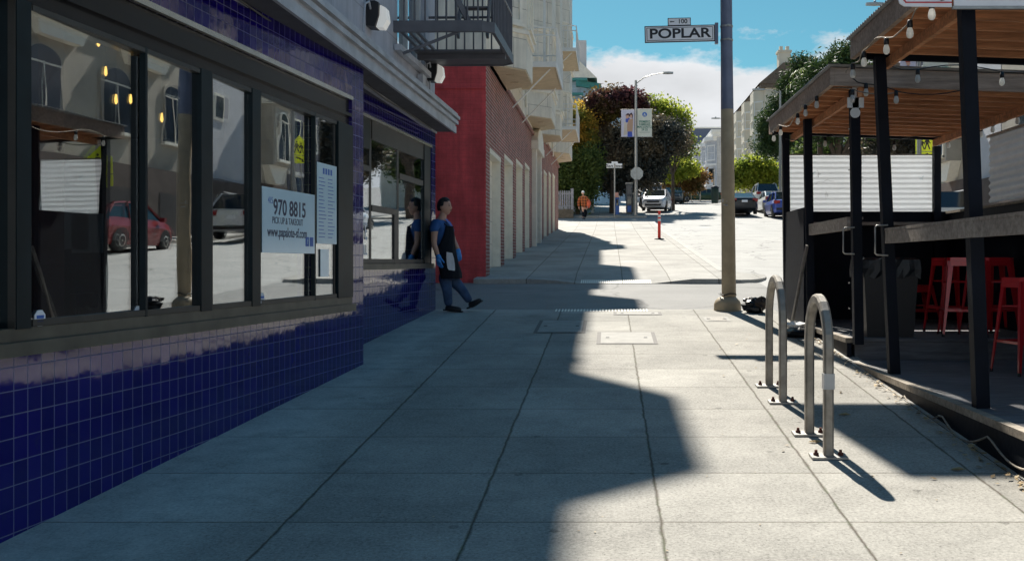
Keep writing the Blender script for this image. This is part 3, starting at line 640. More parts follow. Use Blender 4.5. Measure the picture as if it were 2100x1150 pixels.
# two wall flood lamps
def walllamp(a,lab):
    t=thing('wall_lamp',lab,'wall lamp',F3.pt(a,0,4.12),group='flood lamps over the cornice')
    z=4.17; mb=MB(); v=[]
    for o,hw,zt,zb in ((0,.10,.14,-.12),(.09,.10,.14,-.13),(.13,.10,.12,-.02)): v+=[F3.pt(a-hw,o,z+zt),F3.pt(a+hw,o,z+zt),F3.pt(a+hw,o,z+zb),F3.pt(a-hw,o,z+zb)]
    mb.add(v,[(0,1,2,3)]+[(4*i_+k_,4*i_+(k_+1)%4,4*i_+4+(k_+1)%4,4*i_+4+k_) for i_ in (0,1) for k_ in range(4)]+[(11,10,9,8)]); mb.build('housing',M['black'],t)
    v=[F3.pt(a+dx,o,z+dz) for dx in (-.075,.075) for o,dz in ((.10,-.13),(.135,-.01),(.14,.10),(.20,.07),(.215,-.05),(.17,-.135))]
    mb=MB(); mb.add(v,[tuple(range(6)),tuple(range(6,12))[::-1]]+[(k_,(k_+1)%6,6+(k_+1)%6,6+k_) for k_ in range(6)]); mb.build('lens',M['lampglass'],t)
    mb=MB(); mb.tube([F3.pt(a-.11,.05,z+.05),F3.pt(a-.2,.06,z+.10),F3.pt(a-.28,.04,z+.06),F3.pt(a-.30,.03,z-.1),F3.pt(a-.30,.03,3.69)],.012,6); mb.build('conduit',M['cornice'],t)
walllamp(10.45,'black wall flood lamp above the cornice, nearer the camera')
walllamp(13.55,'black wall flood lamp under the fire escape at the building corner')
# signs in the windows
def insign(fr,a,b,z0,z1,o,name,lab,mat,cat='sign'):
    t=thing(name,lab,cat,fr.pt((a+b)/2,o,z0)); mb=MB(); mb.fbox(fr,a,b,o-.004,o,z0,z1); mb.build('sheet',mat,t); return t
def ftext(fr,s,size,a,z,o,mat,par,sx=1.,name='lettering',bold=0.,al='CENTER'):
    ang=math.atan2(fr.d.y,fr.d.x); return text(s,size,fr.pt(a,o,z),(R(90),0,ang),mat,name,par,.001,al,sx,bold=bold)
a,b=s1(535),s1(643)
def zz1(px,py): 
    D=3.2468/((1250-px)/F+.0967); return Z_(py,D)
za,zb_=zz1(590,519),zz1(590,391)
sg=insign(F1,a,b,za,zb_,.0105,'window_sign','pale blue takeout sign with a phone number behind the shop window','' or M['posterblue'])
h=zb_-za; cxs=(a+b)/2
ftext(F1,'970 8815',.165,a+(b-a)*.50,za+h*.70,.0110,M['posterink'],sg,.98,bold=.003); ftext(F1,'415',.07,a+(b-a)*.14,za+h*.80,.0110,M['inkblue'],sg,.8)
ftext(F1,'PICK UP & TAKEOUT',.072,a+(b-a)*.46,za+h*.50,.0110,M['posterink'],sg,.85); ftext(F1,'www.papalote-sf.com',.105,a+(b-a)*.46,za+h*.32,.0110,M['posterink'],sg,.80,bold=.001)
mb=MB()
for k in (0,1): c=a+(b-a)*(.84+.09*k); mb.fbox(F1,c-.035,c+.035,.0107,.0120,za+h*.12,za+h*.12+.075)
mb.build('small_logo',M['inkblue'],sg); ftext(F1,'f',.06,a+(b-a)*.84,za+h*.12+.037,.0130,M['posterblue'],sg,1)
a,b=s1(648),s1(688); sg=insign(F1,a,b,zz1(668,500),zz1(668,337),.0105,'menu_poster','tall pale blue menu poster in the last pane of the long window',M['posterblue'],'poster')
za,zt_=zz1(668,500),zz1(668,337)
for k in range(4): mb=MB(); c=a+(b-a)*(.32+.13*k); mb.fbox(F1,c-.018,c+.018,.0107,.0120,zt_-.09,zt_-.04); mb.build('heading_mark',M['inkblue'],sg)
mb=MB()
for i in range(17):
    z=zt_-.13-i*.031
    for c0,c1 in ((.08,.46),(.54,.92)):
        ln=random.uniform(.55,1); mb.fbox(F1,a+(b-a)*c0,a+(b-a)*(c0+(c1-c0)*ln),.0107,.0118,z,z+.006)
mb.build('menu_lines',M['inkblue'],sg)
a,b=s1(655),s1(672); sg=insign(F1,a,b,zz1(664,567),zz1(664,511),.0105,'paper_notice','small pale notice taped below the menu poster',M['posterblue'],'notice')
def sticker(px,py,lab,o=.006):
    a=s1(px); z=zz1(px,py); t=thing('window_sticker',lab,'sticker',F1.pt(a,-.09,z),group='octagonal security stickers')
    mb=MB(); r=.042; mb.fprism(F1,[(a+r*math.cos(R(22.5+45*k)),z+r*math.sin(R(22.5+45*k))) for k in range(8)],o-.003,o); mb.build('label',M['signwhite'],t)
    mb=MB(); mb.fbox(F1,a-.026,a+.026,o+.0003,o+.0015,z-.002,z+.014); mb.build('print_band',M['inkblue'],t); mb=MB(); mb.fbox(F1,a-.022,a+.022,o+.0003,o+.0015,z-.018,z-.011); mb.build('print_line',M['posterink'],t)
sticker(80,652,'white octagonal sticker at the lower left corner of the big pane'); sticker(294,641,'white octagonal sticker by the thin bar between two big panes',-.030); sticker(536,611,'small sticker under the takeout sign')
# disc logo and lettering in the second window
t=thing('disc_sign','blue and red oval shop sign behind the second window','sign',F2.pt(.5,-.2,2.2)); mb=MB(); aa=s2(741)
mb.fprism(F2,[(aa+.42*math.cos(k*math.pi/10),2.35+.42*math.sin(k*math.pi/10)) for k in range(20)],-.2,-.19); mb.build('disc',M['inkblue'],t)
mb=MB(); mb.fprism(F2,[(aa+.30*math.cos(k*math.pi/10),2.35+.30*math.sin(k*math.pi/10)) for k in range(20)],-.189,-.186); mb.build('inner_disc',M['signred'],t)
ftext(F2,'PAPALOTE',.26,s2(760)-.02,1.93,-.030,M['signwhite'],t,.75,bold=.004,al='RIGHT'); ftext(F2,'GRILL',.15,s2(760)-.02,1.73,-.030,M['signwhite'],t,.8,bold=.003,al='RIGHT')
# things inside: chairs, brooms, hanging bulbs, notices
def dchair(x,y,rz,lab):
    t=thing('dining_chair',lab,'chair',(x,y,.12),rz,'dark wooden chairs inside the restaurant')
    z=0
    def b(nm,*bs):
        mb=MB()
        for q in bs: mb.box(*q)
        mb.build(nm,M['darkwood'],t,local=True)
    b('seat',(-.2,.2,-.2,.2,.68,.72))
    for i,j in ((-1,-1),(1,-1),(-1,1),(1,1)): b('leg',(i*.18-.018,i*.18+.018,j*.18-.018,j*.18+.018,0,.68))
    b('backrest',(-.2,-.17,.16,.19,.72,1.22),(.17,.2,.16,.19,.72,1.22),*[( -.12+.08*k-.018,-.12+.08*k+.018,.165,.185,.72,1.18) for k in range(4)],(-.2,.2,.155,.195,1.16,1.26))
dchair(-3.55,5.15,2.2,'dark wooden chair nearest the left edge behind the big pane'); dchair(-3.65,5.85,1.9,'second dark chair from the left behind the big pane'); dchair(-3.6,7.2,1.7,'dark chair behind the middle of the long window')
for x,lab in ((92,'shorter wooden broom handle leaning inside the big pane'),(104,'longer pale broom handle leaning inside the big pane')):
    mb=MB(); a=s1(x); mb.tube([F1.pt(a-.09,-.42,2.05-.3*(x<100)*.3),F1.pt(a+.02,-.34,1.22)],.011,6); o=mb.build('broom_handle',M['woodpale'],None); prop(o,lab,'broom',group='brooms behind the glass')
for i,(x,y) in enumerate(((17,68),(202,82),(217,143),(238,200),(268,200),(363,232),(332,238))):
    D=(3.2468)/((1250-x)/F+.0967)+1.0+.2*(i%3); p=P(x,y,D)
    t=thing('pendant_bulb',('small warm pendant bulb glowing behind the glass at the far left edge','warm bulb high behind the big pane, above the others','warm bulb left of the arched reflection','lowest bright bulb behind the big pane','right bulb of the pair behind the big pane','right bulb in the narrow pane','left bulb in the narrow pane')[i],'bulb',p,group='warm bulbs hanging inside')
    mb=MB(); mb.tube([p+Vector((0,0,.03)),(p.x,p.y,3.28)],.003,5); mb.build('cord',M['black'],t)
    mb=MB(); mb.lathe(p,[(.003,-.045),(.011,-.03),(.010,-.01),(.006,.02)],8); mb.build('bulb',M['filament'],t)
t=thing('potted_succulent','small dark succulent in a pale dish on the window ledge','plant',F1.pt(s1(330),-.4,1.17)); mb=MB(); mb.lathe(F1.pt(s1(333),-.38,1.17),[(.09,0),(.14,.06),(.145,.08)],12); mb.build('dish',M['paper'],t)
mb=MB(); c=F1.pt(s1(333),-.38,1.25)
for k in range(26): 
    an=random.uniform(0,6.3); mb.bar(c,c+Vector((math.cos(an)*.09,math.sin(an)*.09,random.uniform(.02,.09))),.02,.006)
mb.build('leaves',M['lf_dark'],t)
for x,y,lab in ((150,470,'framed certificate, left of two, on the dark back wall'),(178,478,'framed certificate, right of two, on the dark back wall')):
    p=P(x,y,6.6); mb=MB(); mb.box(p.x-.1,p.x+.1,p.y,p.y+.02,p.z-.13,p.z+.13); prop(mb.build('framed_certificate',simple('dim_paper_%d'%x,(.16,.17,.18),.6)),lab,'certificate')
# ---------------------------------------------------------------- apartment building with garages (beyond the alley)
FX=-2.42; G0=19.6
A2=Fr((FX,G0),(FX,47.2))
ab=thing('apartment_building','cream apartment block with bays over brick ground floor and red painted alley wall','building',(FX-5,33,1.5))
doors=[(20.2,22.4),(23.0,25.2),(25.9,28.0),(28.6,30.4),(34.2,36.0),(36.8,38.8),(39.8,41.6),(42.5,44.6)]
def A(d): return d-G0
holes=[(A(a),A(b),0.,g((a+b)/2)+2.5) for a,b in doors]+[(A(31.3),A(33.4),0.,g(32)+2.7)]
mb=MB(); mb.wall(A2,.0,A(47.2),.2,5.7,holes,.32); mb.fbox(A2,A(33),A(47.2),-.3,.0-.002,5.7,6.15)
mb.build('brick_front',M['brick'],ab)
mb=MB(); mb.box(FX-14,FX-.004,G0-.02,G0+.3,.2,5.47); mb.box(FX-14,FX-.004,G0-.045,G0-.02,5.0,5.04); mb.box(FX-14,FX-.004,G0-.03,G0+.3,5.47,5.53); mb.box(FX-1.14,FX-.99,G0-.045,G0-.02,2.0,4.4); mb.build('red_wall',M['redpaint'],ab)
mb=MB(); mb.fbox(A2,0,A(33),-.02,.07,5.55,5.66); mb.fbox(A2,A(33),A(47.2),-.02,.07,6.05,6.16); mb.build('brick_cornice',M['brick'],ab)
for a,b in doors:
    zt=g((a+b)/2)+2.5; d=MB(); d.fbox(A2,A(a)+.10,A(b)-.10,-.24,-.2,.6,zt-.1)
    for k in range(1,4): d.fbox(A2,A(a)+.1,A(b)-.1,-.21,-.19,zt-.1-k*.55,zt-.06-k*.55)
    o=d.build('garage_door',M['doorcream'],ab); hd=MB(); hd.fbox(A2,A((a+b)/2)-.08,A((a+b)/2)+.08,-.19,-.16,.95+g((a+b)/2),.99+g((a+b)/2)); hd.build('door_handle',M['galv'],o)
    d=MB(); d.fbox(A2,A(a),A(a)+.1,-.26,-.02,.6,zt); d.fbox(A2,A(b)-.1,A(b),-.26,-.02,.6,zt); d.fbox(A2,A(a),A(b),-.26,-.012,zt-.1,zt+.03); d.build('door_frame',M['trim'],o)
    d=MB(); d.fbox(A2,A(a),A(b),-.03,.3,g(a)-.1,g(a)+.012); 
# entrance with a classical stone surround
zt=g(32.3)+2.7; d=MB(); d.fbox(A2,A(31.3),A(33.4),-.9,-.8,1.6,zt); dr=d.build('entrance_door',M['darkwood'],ab)
d=MB()
for a in (31.15,33.25): d.fbox(A2,A(a),A(a)+.32,-.1,.14,1.7,zt+.25)
d.fbox(A2,A(30.95),A(33.8),-.1,.22,zt+.25,zt+.5); d.fprism(A2,[(A(30.95),zt+.5),(A(33.8),zt+.5),(A(33.5),zt+.8),(A(32.4),zt+1.15),(A(31.3),zt+.8)],-.05,.2); d.fbox(A2,A(31.2),A(33.5),-.05,.1,zt+1.1,zt+1.3)
d.build('stone_surround',M['trim'],ab)
# the upper storeys
ZR=15.3; ZR2=16.3
mb=MB(); mb.fbox(A2,.001,A(33),-13.9,-.003,5.7,ZR); mb.fbox(A2,A(33),A(47.2),-13.9,-.003,6.15,ZR2)
mb.build('upper_wall',M['creampanel'],ab)
mb=MB(); mb.fbox(A2,.3,A(25),-8,-.19,ZR+.11,ZR+2.3); mb.build('shadow_block',M['creampanel'],ab)  # unseen block added on the roof to carry its shadow towards the camera
mb=MB(); mb.fbox(A2,0,A(26),-13,.05,ZR+.02,ZR+.1); mb.fbox(A2,A(26.01),A(33),-13,.10,ZR+.02,ZR+.1); mb.fbox(A2,A(33.02),A(47.2),-13,.14,ZR2+.02,ZR2+.12); mb.build('roof',M['trim'],ab)
XB=.70
def win(par,p0,p1,z0,z1,frame=M['white'],glassm=M['wglass'],dep=.09,rail=True,arch=False,blind=True):
    """window laid on a wall: p0,p1 ground points of its sides (outer face)"""
    fr=Fr(p0,p1) if not isinstance(p0,Fr) else p0
    w_=fr.len; f=MB(); e=.07
    hs=[(e,w_-e,z0+e,(z0+z1)/2-.025),(e,w_-e,(z0+z1)/2+.025,z1-e)] if rail else [(e,w_/2-.02,z0+e,z1-e),(w_/2+.02,w_-e,z0+e,z1-e)]
    f.wall(fr,0,w_,z0,z1,hs,dep,0,.035); f.fbox(fr,-.05,w_+.05,-.02,.09,z0-.07,z0-.005); f.fbox(fr,-.05,w_+.05,-.02,.07,z1+.004,z1+.07)
    wf=f.build('window',frame,par); f=MB(); f.fbox(fr,e-.02,w_-e+.02,-.03,-.022,z0+.03,z1-.03); f.build('pane',glassm,wf)
    f=MB(); f.fbox(fr,e-.02,w_-e+.02,-.045,-.04,z0+.03,z1-.03); f.build('blind',M['blind'],wf); return wf
bays=[(19.95,23.1,5.55,8.6,2),(29.0,32.6,5.85,9.9,2),(34.3,36.9,6.0,11.4,2),(42.2,46.8,6.25,13.8,2)]
for a,b,c,d,xo,zr in ((19.75,23.45,20.45,22.35,-1.545,ZR),(27.8,31.0,28.2,30.2,-1.54,ZR),(33.4,37.1,33.8,36.1,-1.49,ZR2-.6),(42.9,46.8,43.9,45.9,-1.53,ZR2)):
    mb=MB(); mb.prism([(FX+.0,a),(xo,c),(xo,d),(FX+.0,b)],zr-.14,zr+.02); mb.build('shadow_slab',M['trim'],ab)  # unseen slabs added at roof level to cast the bulges of the pavement shadow
for a,b,zb_,zt_,nf in bays:
    e=.75 if b-a>2.8 else .6
    poly=[(FX-.01,a),(FX+XB,a+e),(FX+XB,b-e),(FX-.01,b)]
    mb=MB(); mb.prism(poly,zb_+.03,zt_+.1); bay=mb.build('bay',M['creampanel'],ab)
    mb=MB(); mb.prism([(FX-.0,a+.02),(FX+XB-.02,a+e+.01),(FX+XB-.02,b-e-.01),(FX,b-.02)],zb_,zb_+.028); mb.box(FX+.25,FX+.42,(a+b)/2-.5,(a+b)/2-.3,zb_-.012,zb_-.001); mb.box(FX+.25,FX+.42,(a+b)/2+.4,(a+b)/2+.6,zb_-.012,zb_-.001); mb.build('soffit',M['soffit'],bay)
    mb=MB(); 
    for z in (zb_+.85,): 
        pl=[(FX-.01,a-.04),(FX+XB+.05,a+e-.03),(FX+XB+.05,b-e+.03),(FX-.01,b+.04)]; mb.prism(pl,z-.1,z-.02)
    mb.build('moulding',M['trim'],bay); mb=MB()
    mb.prism([(FX-.01,a-.08),(FX+XB+.1,a+e-.06),(FX+XB+.1,b-e+.06),(FX-.01,b+.08)],zt_+.1,zt_+.2)
    mb.build('bay_roof',M['trim'],bay)
    z=zb_+.95
    while z<zt_-2:
        v0=Vector((FX+XB,a+e)); v1=Vector((FX,a)); d=(v0-v1)
        win(bay,v1+d*.2,v1+d*.86,z,z+1.65,M['trim'])
        win(bay,(FX+XB,a+e+.15),(FX+XB,b-e-.15),z,z+1.65,M['trim'],rail=False)
        z+=2.95
mb=MB()
for d in (24.0,28.4,37.3,41.6): mb=MB(); mb.tube([A2.pt(A(d),.06,6.0),A2.pt(A(d),.06,ZR)],.045,6); mb.build('drain_pipe',M['trim'],ab)
for a,b,z in ((24.6,25.6,6.6),(26.4,27.6,6.6),(24.6,25.6,9.5),(26.4,27.6,9.5),(37.9,39,6.9),(39.6,40.9,6.9),(37.9,39,9.8),(39.6,40.9,9.8),(24.6,27.6,12.3)):
    win(ab,(FX,a),(FX,b),z,z+1.7,M['trim'])
def balcony(a,b,z,ow=1.12):
    fm=M['white']; r=MB()
    r.fbox(A2,A(a),A(b),0,ow,z-.03,z+.02)
    t=r.build('balcony_floor',M['soffit'],ab)
    r=MB(); r.fbox(A2,A(a)-.02,A(a),0,ow,z-.06,z+.07); r.fbox(A2,A(b),A(b)+.02,0,ow,z-.06,z+.07); r.fbox(A2,A(a),A(b),ow,ow+.03,z-.06,z+.07)
    n=int((b-a)/.14)
    for i in range(n+1): q=A(a)+(b-a)*i/n; r.tube([A2.pt(q,ow+.02,z+.05),A2.pt(q,ow+.02,z+.9)],.011,4,caps=False)
    for i in range(7):
        for q in (A(a),A(b)): r.tube([A2.pt(q,.1+i*(ow-.1)/7,z+.05),A2.pt(q,.1+i*(ow-.1)/7,z+.9)],.011,4,caps=False)
    for zz in (.9,.72): r.tube([A2.pt(A(a),0,z+zz),A2.pt(A(a),ow-.1,z+zz),A2.pt(A(a)+.1,ow+.02,z+zz),A2.pt(A(b)-.1,ow+.02,z+zz),A2.pt(A(b),ow-.1,z+zz),A2.pt(A(b),0,z+zz)],.02,5)
    r.build('balcony_railing',fm,t)
    for q in (A(a)+.3,A(b)-.3): r=MB(); r.tube([A2.pt(q,.02,z-1.0),A2.pt(q,ow-.15,z-.05)],.018,5); r.build('balcony_brace',fm,t)
balcony(24.4,27.7,6.42,1.1); balcony(37.4,41.4,6.62,1.15); balcony(37.4,41.4,9.55,1.15)
mb=MB()
for q in (26.2,26.6): mb.bar(A2.pt(A(q),.7,6.45),A2.pt(A(q),.7,10.0),.04,.04)
for i in range(11): mb.tube([A2.pt(A(26.2),.7,6.6+i*.3),A2.pt(A(26.6),.7,6.6+i*.3)],.012,4)
mb.build('ladder',M['white'],ab)
# ---------------------------------------------------------------- buildings on the opposite side (seen in the shop windows)
OX=16.6
def oframe(y0,y1): return Fr((OX,y1),(OX,y0))     # outward normal faces the street (-x)
def archwin(par,fr,c,w_,z0,z1,frame,dep=.18):
    h=z1-z0; r=w_/2
    pts=[(c-r,z0),(c+r,z0),(c+r,z1-r*.55)]+[(c+r*math.cos(t*math.pi/12),z1-r*.55+r*.55*math.sin(t*math.pi/12)) for t in range(1,12)]+[(c-r,z1-r*.55)]
    f=MB(); k=1.16; cz=(z0+z1)/2; po=[(c+(a-c)*k,cz+(b-cz)*1.09) for a,b in pts]
    f.fprism(fr,po,-.0,.07); wf=f.build('window_surround',frame,par)
    f=MB(); f.fprism(fr,pts,.072,.078); f.build('pane',M['wglass2'],wf)
    f=MB(); f.fbox(fr,c-.03,c+.03,.07,.10,z0,z1-r*.6); f.fbox(fr,c-r,c+r,.07,.10,z1-r*.62-.06,z1-r*.62); f.fbox(fr,c-r-.1,c+r+.1,0,.2,z0-.14,z0-.02); f.build('sash',M['trim'],wf)
M['wglass2']=simple('dark_window_glass',(.03,.042,.06),.12,var=.3,vs=.6,spec=.45)
def obuilding(name,lab,y0,y1,zb_,zt_,mat,parts):
    t=thing(name,lab,'building',(OX+5,(y0+y1)/2,g(y0))); fr=oframe(y0,y1); W=fr.len
    mb=MB(); mb.fbox(fr,0,W,-10,-.0,zb_,zt_); mb.build('wall',mat,t)
    mb=MB(); mb.fbox(fr,-.1,W+.1,-10,.18,zt_,zt_+.25); mb.build('roof',M['trim'],t)
    parts(t,fr,W); return t
def pa(t,fr,W):
    mb=MB(); mb.fbox(fr,-.01,W+.01,-.1,.12,-.2,5.35); mb.build('ground_floor',M['oppdark'],t)
    for c in range(5):
        a=1.2+c*4.6; mb=MB(); mb.fbox(fr,a,a+2.7,.1,.135,.5,4.4); mb.build('garage_door',simple('dark_garage_%d'%c,(.05,.045,.045),.6),t)
    for yc in (23.7,27.6,31.6,35.7,39.6):
        c=fr.len-(yc-Y0A)
        archwin(t,fr,c,1.8 if yc<39 else 1.5,6.55,8.9,M['oppstucco']); archwin(t,fr,c,1.6,10.6,12.6,M['oppstucco'])
    for yc in (25.6,32.2,37.4):
        c=fr.len-(yc-Y0A); mb=MB(); mb.fbox(fr,c-1.7,c+1.7,0,.55,9.75,9.95); mb.fbox(fr,c-1.5,c+1.5,0,.4,9.95,10.4); mb.fprism(fr,[(c-1.5,9.75),(c-1.1,9.2),(c+1.1,9.2),(c+1.5,9.75)],0,.35); mb.build('balcony_relief',M['trim'],t)
Y0A=18.0
obuilding('stucco_apartment_building','taupe stucco apartment block with arched windows across the street, mirrored in the shop windows',18.0,42.3,-.3,14.2,M['oppstucco'],pa)
def pb(t,fr,W):
    mb=MB(); mb.fbox(fr,0,W,-.1,.1,.5,5.3); mb.build('ground_floor',M['oppdark'],t)
    c=fr.len-(43.3-42.4); f=MB(); f.fbox(fr,c-.6,c+.6,0,.06,8.0,9.2); wf=f.build('window',M['trim'],t); f=MB(); f.fbox(fr,c-.46,c+.46,.061,.07,8.13,9.07); f.build('pane',M['wglass2'],wf)
obuilding('plain_grey_building','plain light grey stucco building with one small window across the street',42.4,46.1,.5,12.8,M['oppgrey'],pb)
def pc(t,fr,W):
    mb=MB(); mb.fbox(fr,0,W,-.1,.1,.5,5.5); mb.build('ground_floor',M['oppdark'],t)
    c=fr.len-(48.2-46.2); mb=MB(); mb.fbox(fr,c-1.0,c+1.0,0,.7,6.4,9.9); mb.build('bay',M['oppstucco'],t)
    fr2=Fr((OX-.7,fr.pt(c+1,0,0).y),(OX-.7,fr.pt(c-1,0,0).y),True) if 0 else fr
    class G: pass
    f3=Fr((OX-.7,50.2),(OX-.7,46.2)); archwin(t,f3,c,1.25,6.7,9.0,M['trim'])
    mb=MB(); mb.fbox(fr,c-1.1,c+1.1,0,.85,9.4,10.2); mb.build('relief_panel',M['trim'],t); mb=MB(); mb.fprism(fr,[(c-1,6.4),(c+1,6.4),(c+.4,5.5),(c-.4,5.5)],0,.5); mb.build('bay_corbel',M['trim'],t)
obuilding('bay_window_building','cream house with one relief topped bay window across the street',46.2,50.2,.5,12.0,M['oppstucco'],pc)
def pd(t,fr,W):
    for k in range(2):
        for z in (4.6,7.6,10.4):
            c=1.0+k*1.9; f=MB(); f.fbox(fr,c-.6,c+.6,0,.08,z,z+1.6); wf=f.build('window',M['trim'],t); f=MB(); f.fbox(fr,c-.47,c+.47,.081,.09,z+.1,z+1.5); f.build('pane',M['wglass2'],wf)
    mb=MB(); mb.fbox(fr,0,W,0,.15,6.2,6.4); mb.fbox(fr,0,W,0,.12,3.4,3.5); mb.build('string_course',M['oppgrey'],t)
obuilding('slate_grey_building','dark slate sided house with white framed windows across the street',50.3,54.2,.5,12.6,M['oppslate'],pd)
obuilding('corner_shop_building','grey stucco corner building opposite the parklets',2.0,17.8,-2,9.5,M['oppgrey'],lambda t,fr,W:[archwin(t,fr,2+3*k,1.3,4.5,6.6,M['trim']) for k in range(5)])
# ---------------------------------------------------------------- far houses
def houseblock(t,x0,x1,y0,y1,z0,z1,mat,name='wall'):
    mb=MB(); mb.box(x0,x1,y0,y1,z0,z1); return mb.build(name,mat,t)
# cream block right
t=thing('cream_apartment_block','tall cream apartment block with faceted bays on the right beyond the crossing','building',(20,105,7))
cx0=14.7; houseblock(t,cx0,28,94,119,5,18.0,M['cream'])
mb=MB(); mb.prism([(cx0-.5,93.7),(28,93.7),(28,119.3),(cx0-.5,119.3)],18.0,18.35); mb.add([(cx0-.7,93.6,18.35),(cx0-.7,119.3,18.35),(cx0+1.6,119.3,20.3),(cx0+1.6,93.6,20.3),(28,93.6,20.3),(28,119.3,20.3)],[(0,1,2,3),(3,2,5,4)]); mb.add([(cx0-.7,93.6,18.35),(cx0+1.6,93.6,20.3),(28,93.6,20.3),(28,93.6,18.35)],[(0,1,2,3)])
mb.build('roof',simple('brown_roof_tiles',(.15,.11,.08),.8,var=.3),t)
mb=MB(); mb.box(15.9,17.0,93.8,95,18.3,21.3); mb.box(15.8,17.1,93.7,95.1,21.3,21.5); mb.box(16.0,16.3,94,94.4,21.5,21.9); mb.box(16.6,16.9,94,94.4,21.5,21.9); mb.build('chimney',M['cream'],t)
for b0 in (95,101.5,108,114):
    mb=MB(); mb.prism([(cx0,b0),(cx0,b0+4),(cx0-.9,b0+3.1),(cx0-.9,b0+.9)],8.5,18.0); by=mb.build('bay',M['cream'],t)
    for z in (9.3,12.2,15.2):
        win(by,(cx0-.9,b0+2.8),(cx0-.9,b0+1.2),z,z+1.7,M['trim'],M['wglass2']); win(by,(cx0-.82,b0+.82),(cx0-.12,b0+.12),z,z+1.7,M['white'],M['wglass2'])
for x in (15.2,18.5,22):
    for z in (9.3,12.2,15.2): win(t,(x,94),(x+1.1,94),z,z+1.8,M['white'],M['wglass2'])
# victorian house farther
def victorian(name,lab,x0,y0,y1,z0,z1,mat):
    t=thing(name,lab,'house',(x0+4,(y0+y1)/2,z0)); houseblock(t,x0,x0+10,y0,y1,z0-2,z1,mat)
    mb=MB(); mb.box(x0-.5,x0+10.2,y0-.2,y1+.2,z1-.5,z1); mb.box(x0-.7,x0+10.3,y0-.3,y1+.3,z1,z1+.35); 
    n=int((y1-y0)/1.0)
    for i in range(n): mb.box(x0-.45,x0,y0+i,y0+i+.22,z1-1.0,z1-.5)
    mb.build('cornice',M['white'],t)
    k=0; b=y0+.6
    while b+4.2<y1+.5:
        mb=MB(); mb.prism([(x0,b),(x0,b+4),(x0-1.1,b+3.0),(x0-1.1,b+1.0)],z0+2,z1-.9); by=mb.build('bay',mat,t)
        for z in (z0+2,z0+5.2): mb=MB(); mb.prism([(x0,b-.15),(x0,b+4.15),(x0-1.3,b+3.15),(x0-1.3,b+.85)],z,z+.25); mb.build('moulding',M['white'],by)
        mb=MB(); mb.prism([(x0,b-.2),(x0,b+4.2),(x0-1.4,b+3.2),(x0-1.4,b+.8)],z1-.9,z1-.45); mb.build('moulding',M['white'],by)
        z=z0+2.8
        while z<z1-2.2:
            win(by,(x0-1.1,b+2.7),(x0-1.1,b+1.3),z,z+1.8,M['white'],M['wglass2']); win(by,(x0-1.0,b+.9),(x0-.15,b+.12),z,z+1.8,M['white'],M['wglass2']); z+=3.1
        b+=6
    for x in (x0+1.2,x0+4):
        z=z0+2.8
        while z<z1-2.2: win(t,(x,y0),(x+1.2,y0),z,z+1.8,M['white'],M['wglass2']); z+=3.1
    return t
victorian('victorian_house','pale grey white victorian house with stacked bays left of the cream block',13.3,124,137,8.5,17.7,M['victorian'])
victorian('victorian_house','pale narrow victorian house farther up the street beside the trees',12.6,138.5,150,9,17.6,M['victorian'])
t=thing('slate_blue_house','dark blue grey flat roofed house behind the victorian bays','house',(16,155,9)); houseblock(t,12.4,26,151,160,7,21.8,simple('slate_blue_wall',(.10,.12,.17),.8)); mb=MB(); mb.box(12.2,26.2,150.8,160.2,21.8,22.0); mb.build('roof',M['trim'],t)
t=thing('gabled_house','small grey gabled house seen above the tree by the lamp pole','house',(11.5,170,10)); houseblock(t,10.6,20,168,176,9,19.6,M['victorian'],'wall')
mb=MB(); mb.add([(10.2,167.6,19.6),(15.3,167.6,23.2),(20.4,167.6,19.6),(10.2,176.4,19.6),(15.3,176.4,23.2),(20.4,176.4,19.6)],[(0,1,2),(3,5,4),(0,3,4,1),(1,4,5,2)]); mb.build('roof',M['oppslate'],t)
for z in (11,14.2,17): win(t,(11.4,168),(12.6,168),z,z+1.6,M['white'],M['wglass2'])
# left: teal trimmed victorian beyond the cross street
t=thing('blue_victorian_house','pale blue victorian house with teal cornice behind the left trees','house',(-6,78,6))
houseblock(t,-14,-2.1,72,84,4.5,14.6,M['bluehouse'])
teal=simple('teal_trim',(.05,.26,.24),.5)
mb=MB(); mb.prism([(-2.1,71.9),(-1.0,73),(-1.0,75.4),(-2.1,76.5)],7,14.2); by=mb.build('bay',M['bluehouse'],t)
win(by,(-1.0,73.4),(-1.0,75.0),11.2,13,M['white'],M['wglass2']); win(by,(-2.0,72.0),(-1.1,72.9),11.2,13,M['white'],M['wglass2']); win(by,(-2.0,72.0),(-1.1,72.9),8.2,10,M['white'],M['wglass2'])
mb=MB(); mb.box(-14.3,-1.6,71.5,84.2,14.6,14.8); mb.prism([(-2.4,71.4),(-.6,72.7),(-.6,75.7),(-2.4,77)],14.2,14.6); mb.box(-14.2,-1.9,71.6,84.1,13.6,13.75); mb.build('cornice',teal,t)
mb=MB(); mb.add([(-6.4,71.6,14.8),(-.9,71.6,14.8),(-3.6,71.6,17.4),(-6.4,84,14.8),(-.9,84,14.8),(-3.6,84,17.4)],[(0,1,2),(3,5,4),(0,2,5,3),(1,4,5,2)]); mb.build('gable',M['trim'],t)
mb=MB(); mb.box(-2.4,-1.7,73,73.8,14.8,17.8); mb.build('chimney',M['oppgrey'],t)
t=thing('tiled_tower_house','light blue house with a small tiled hip roof behind the plum tree','house',(0,90,7)); houseblock(t,-2.6,1.0,88,94,6,15.2,M['bluehouse'])
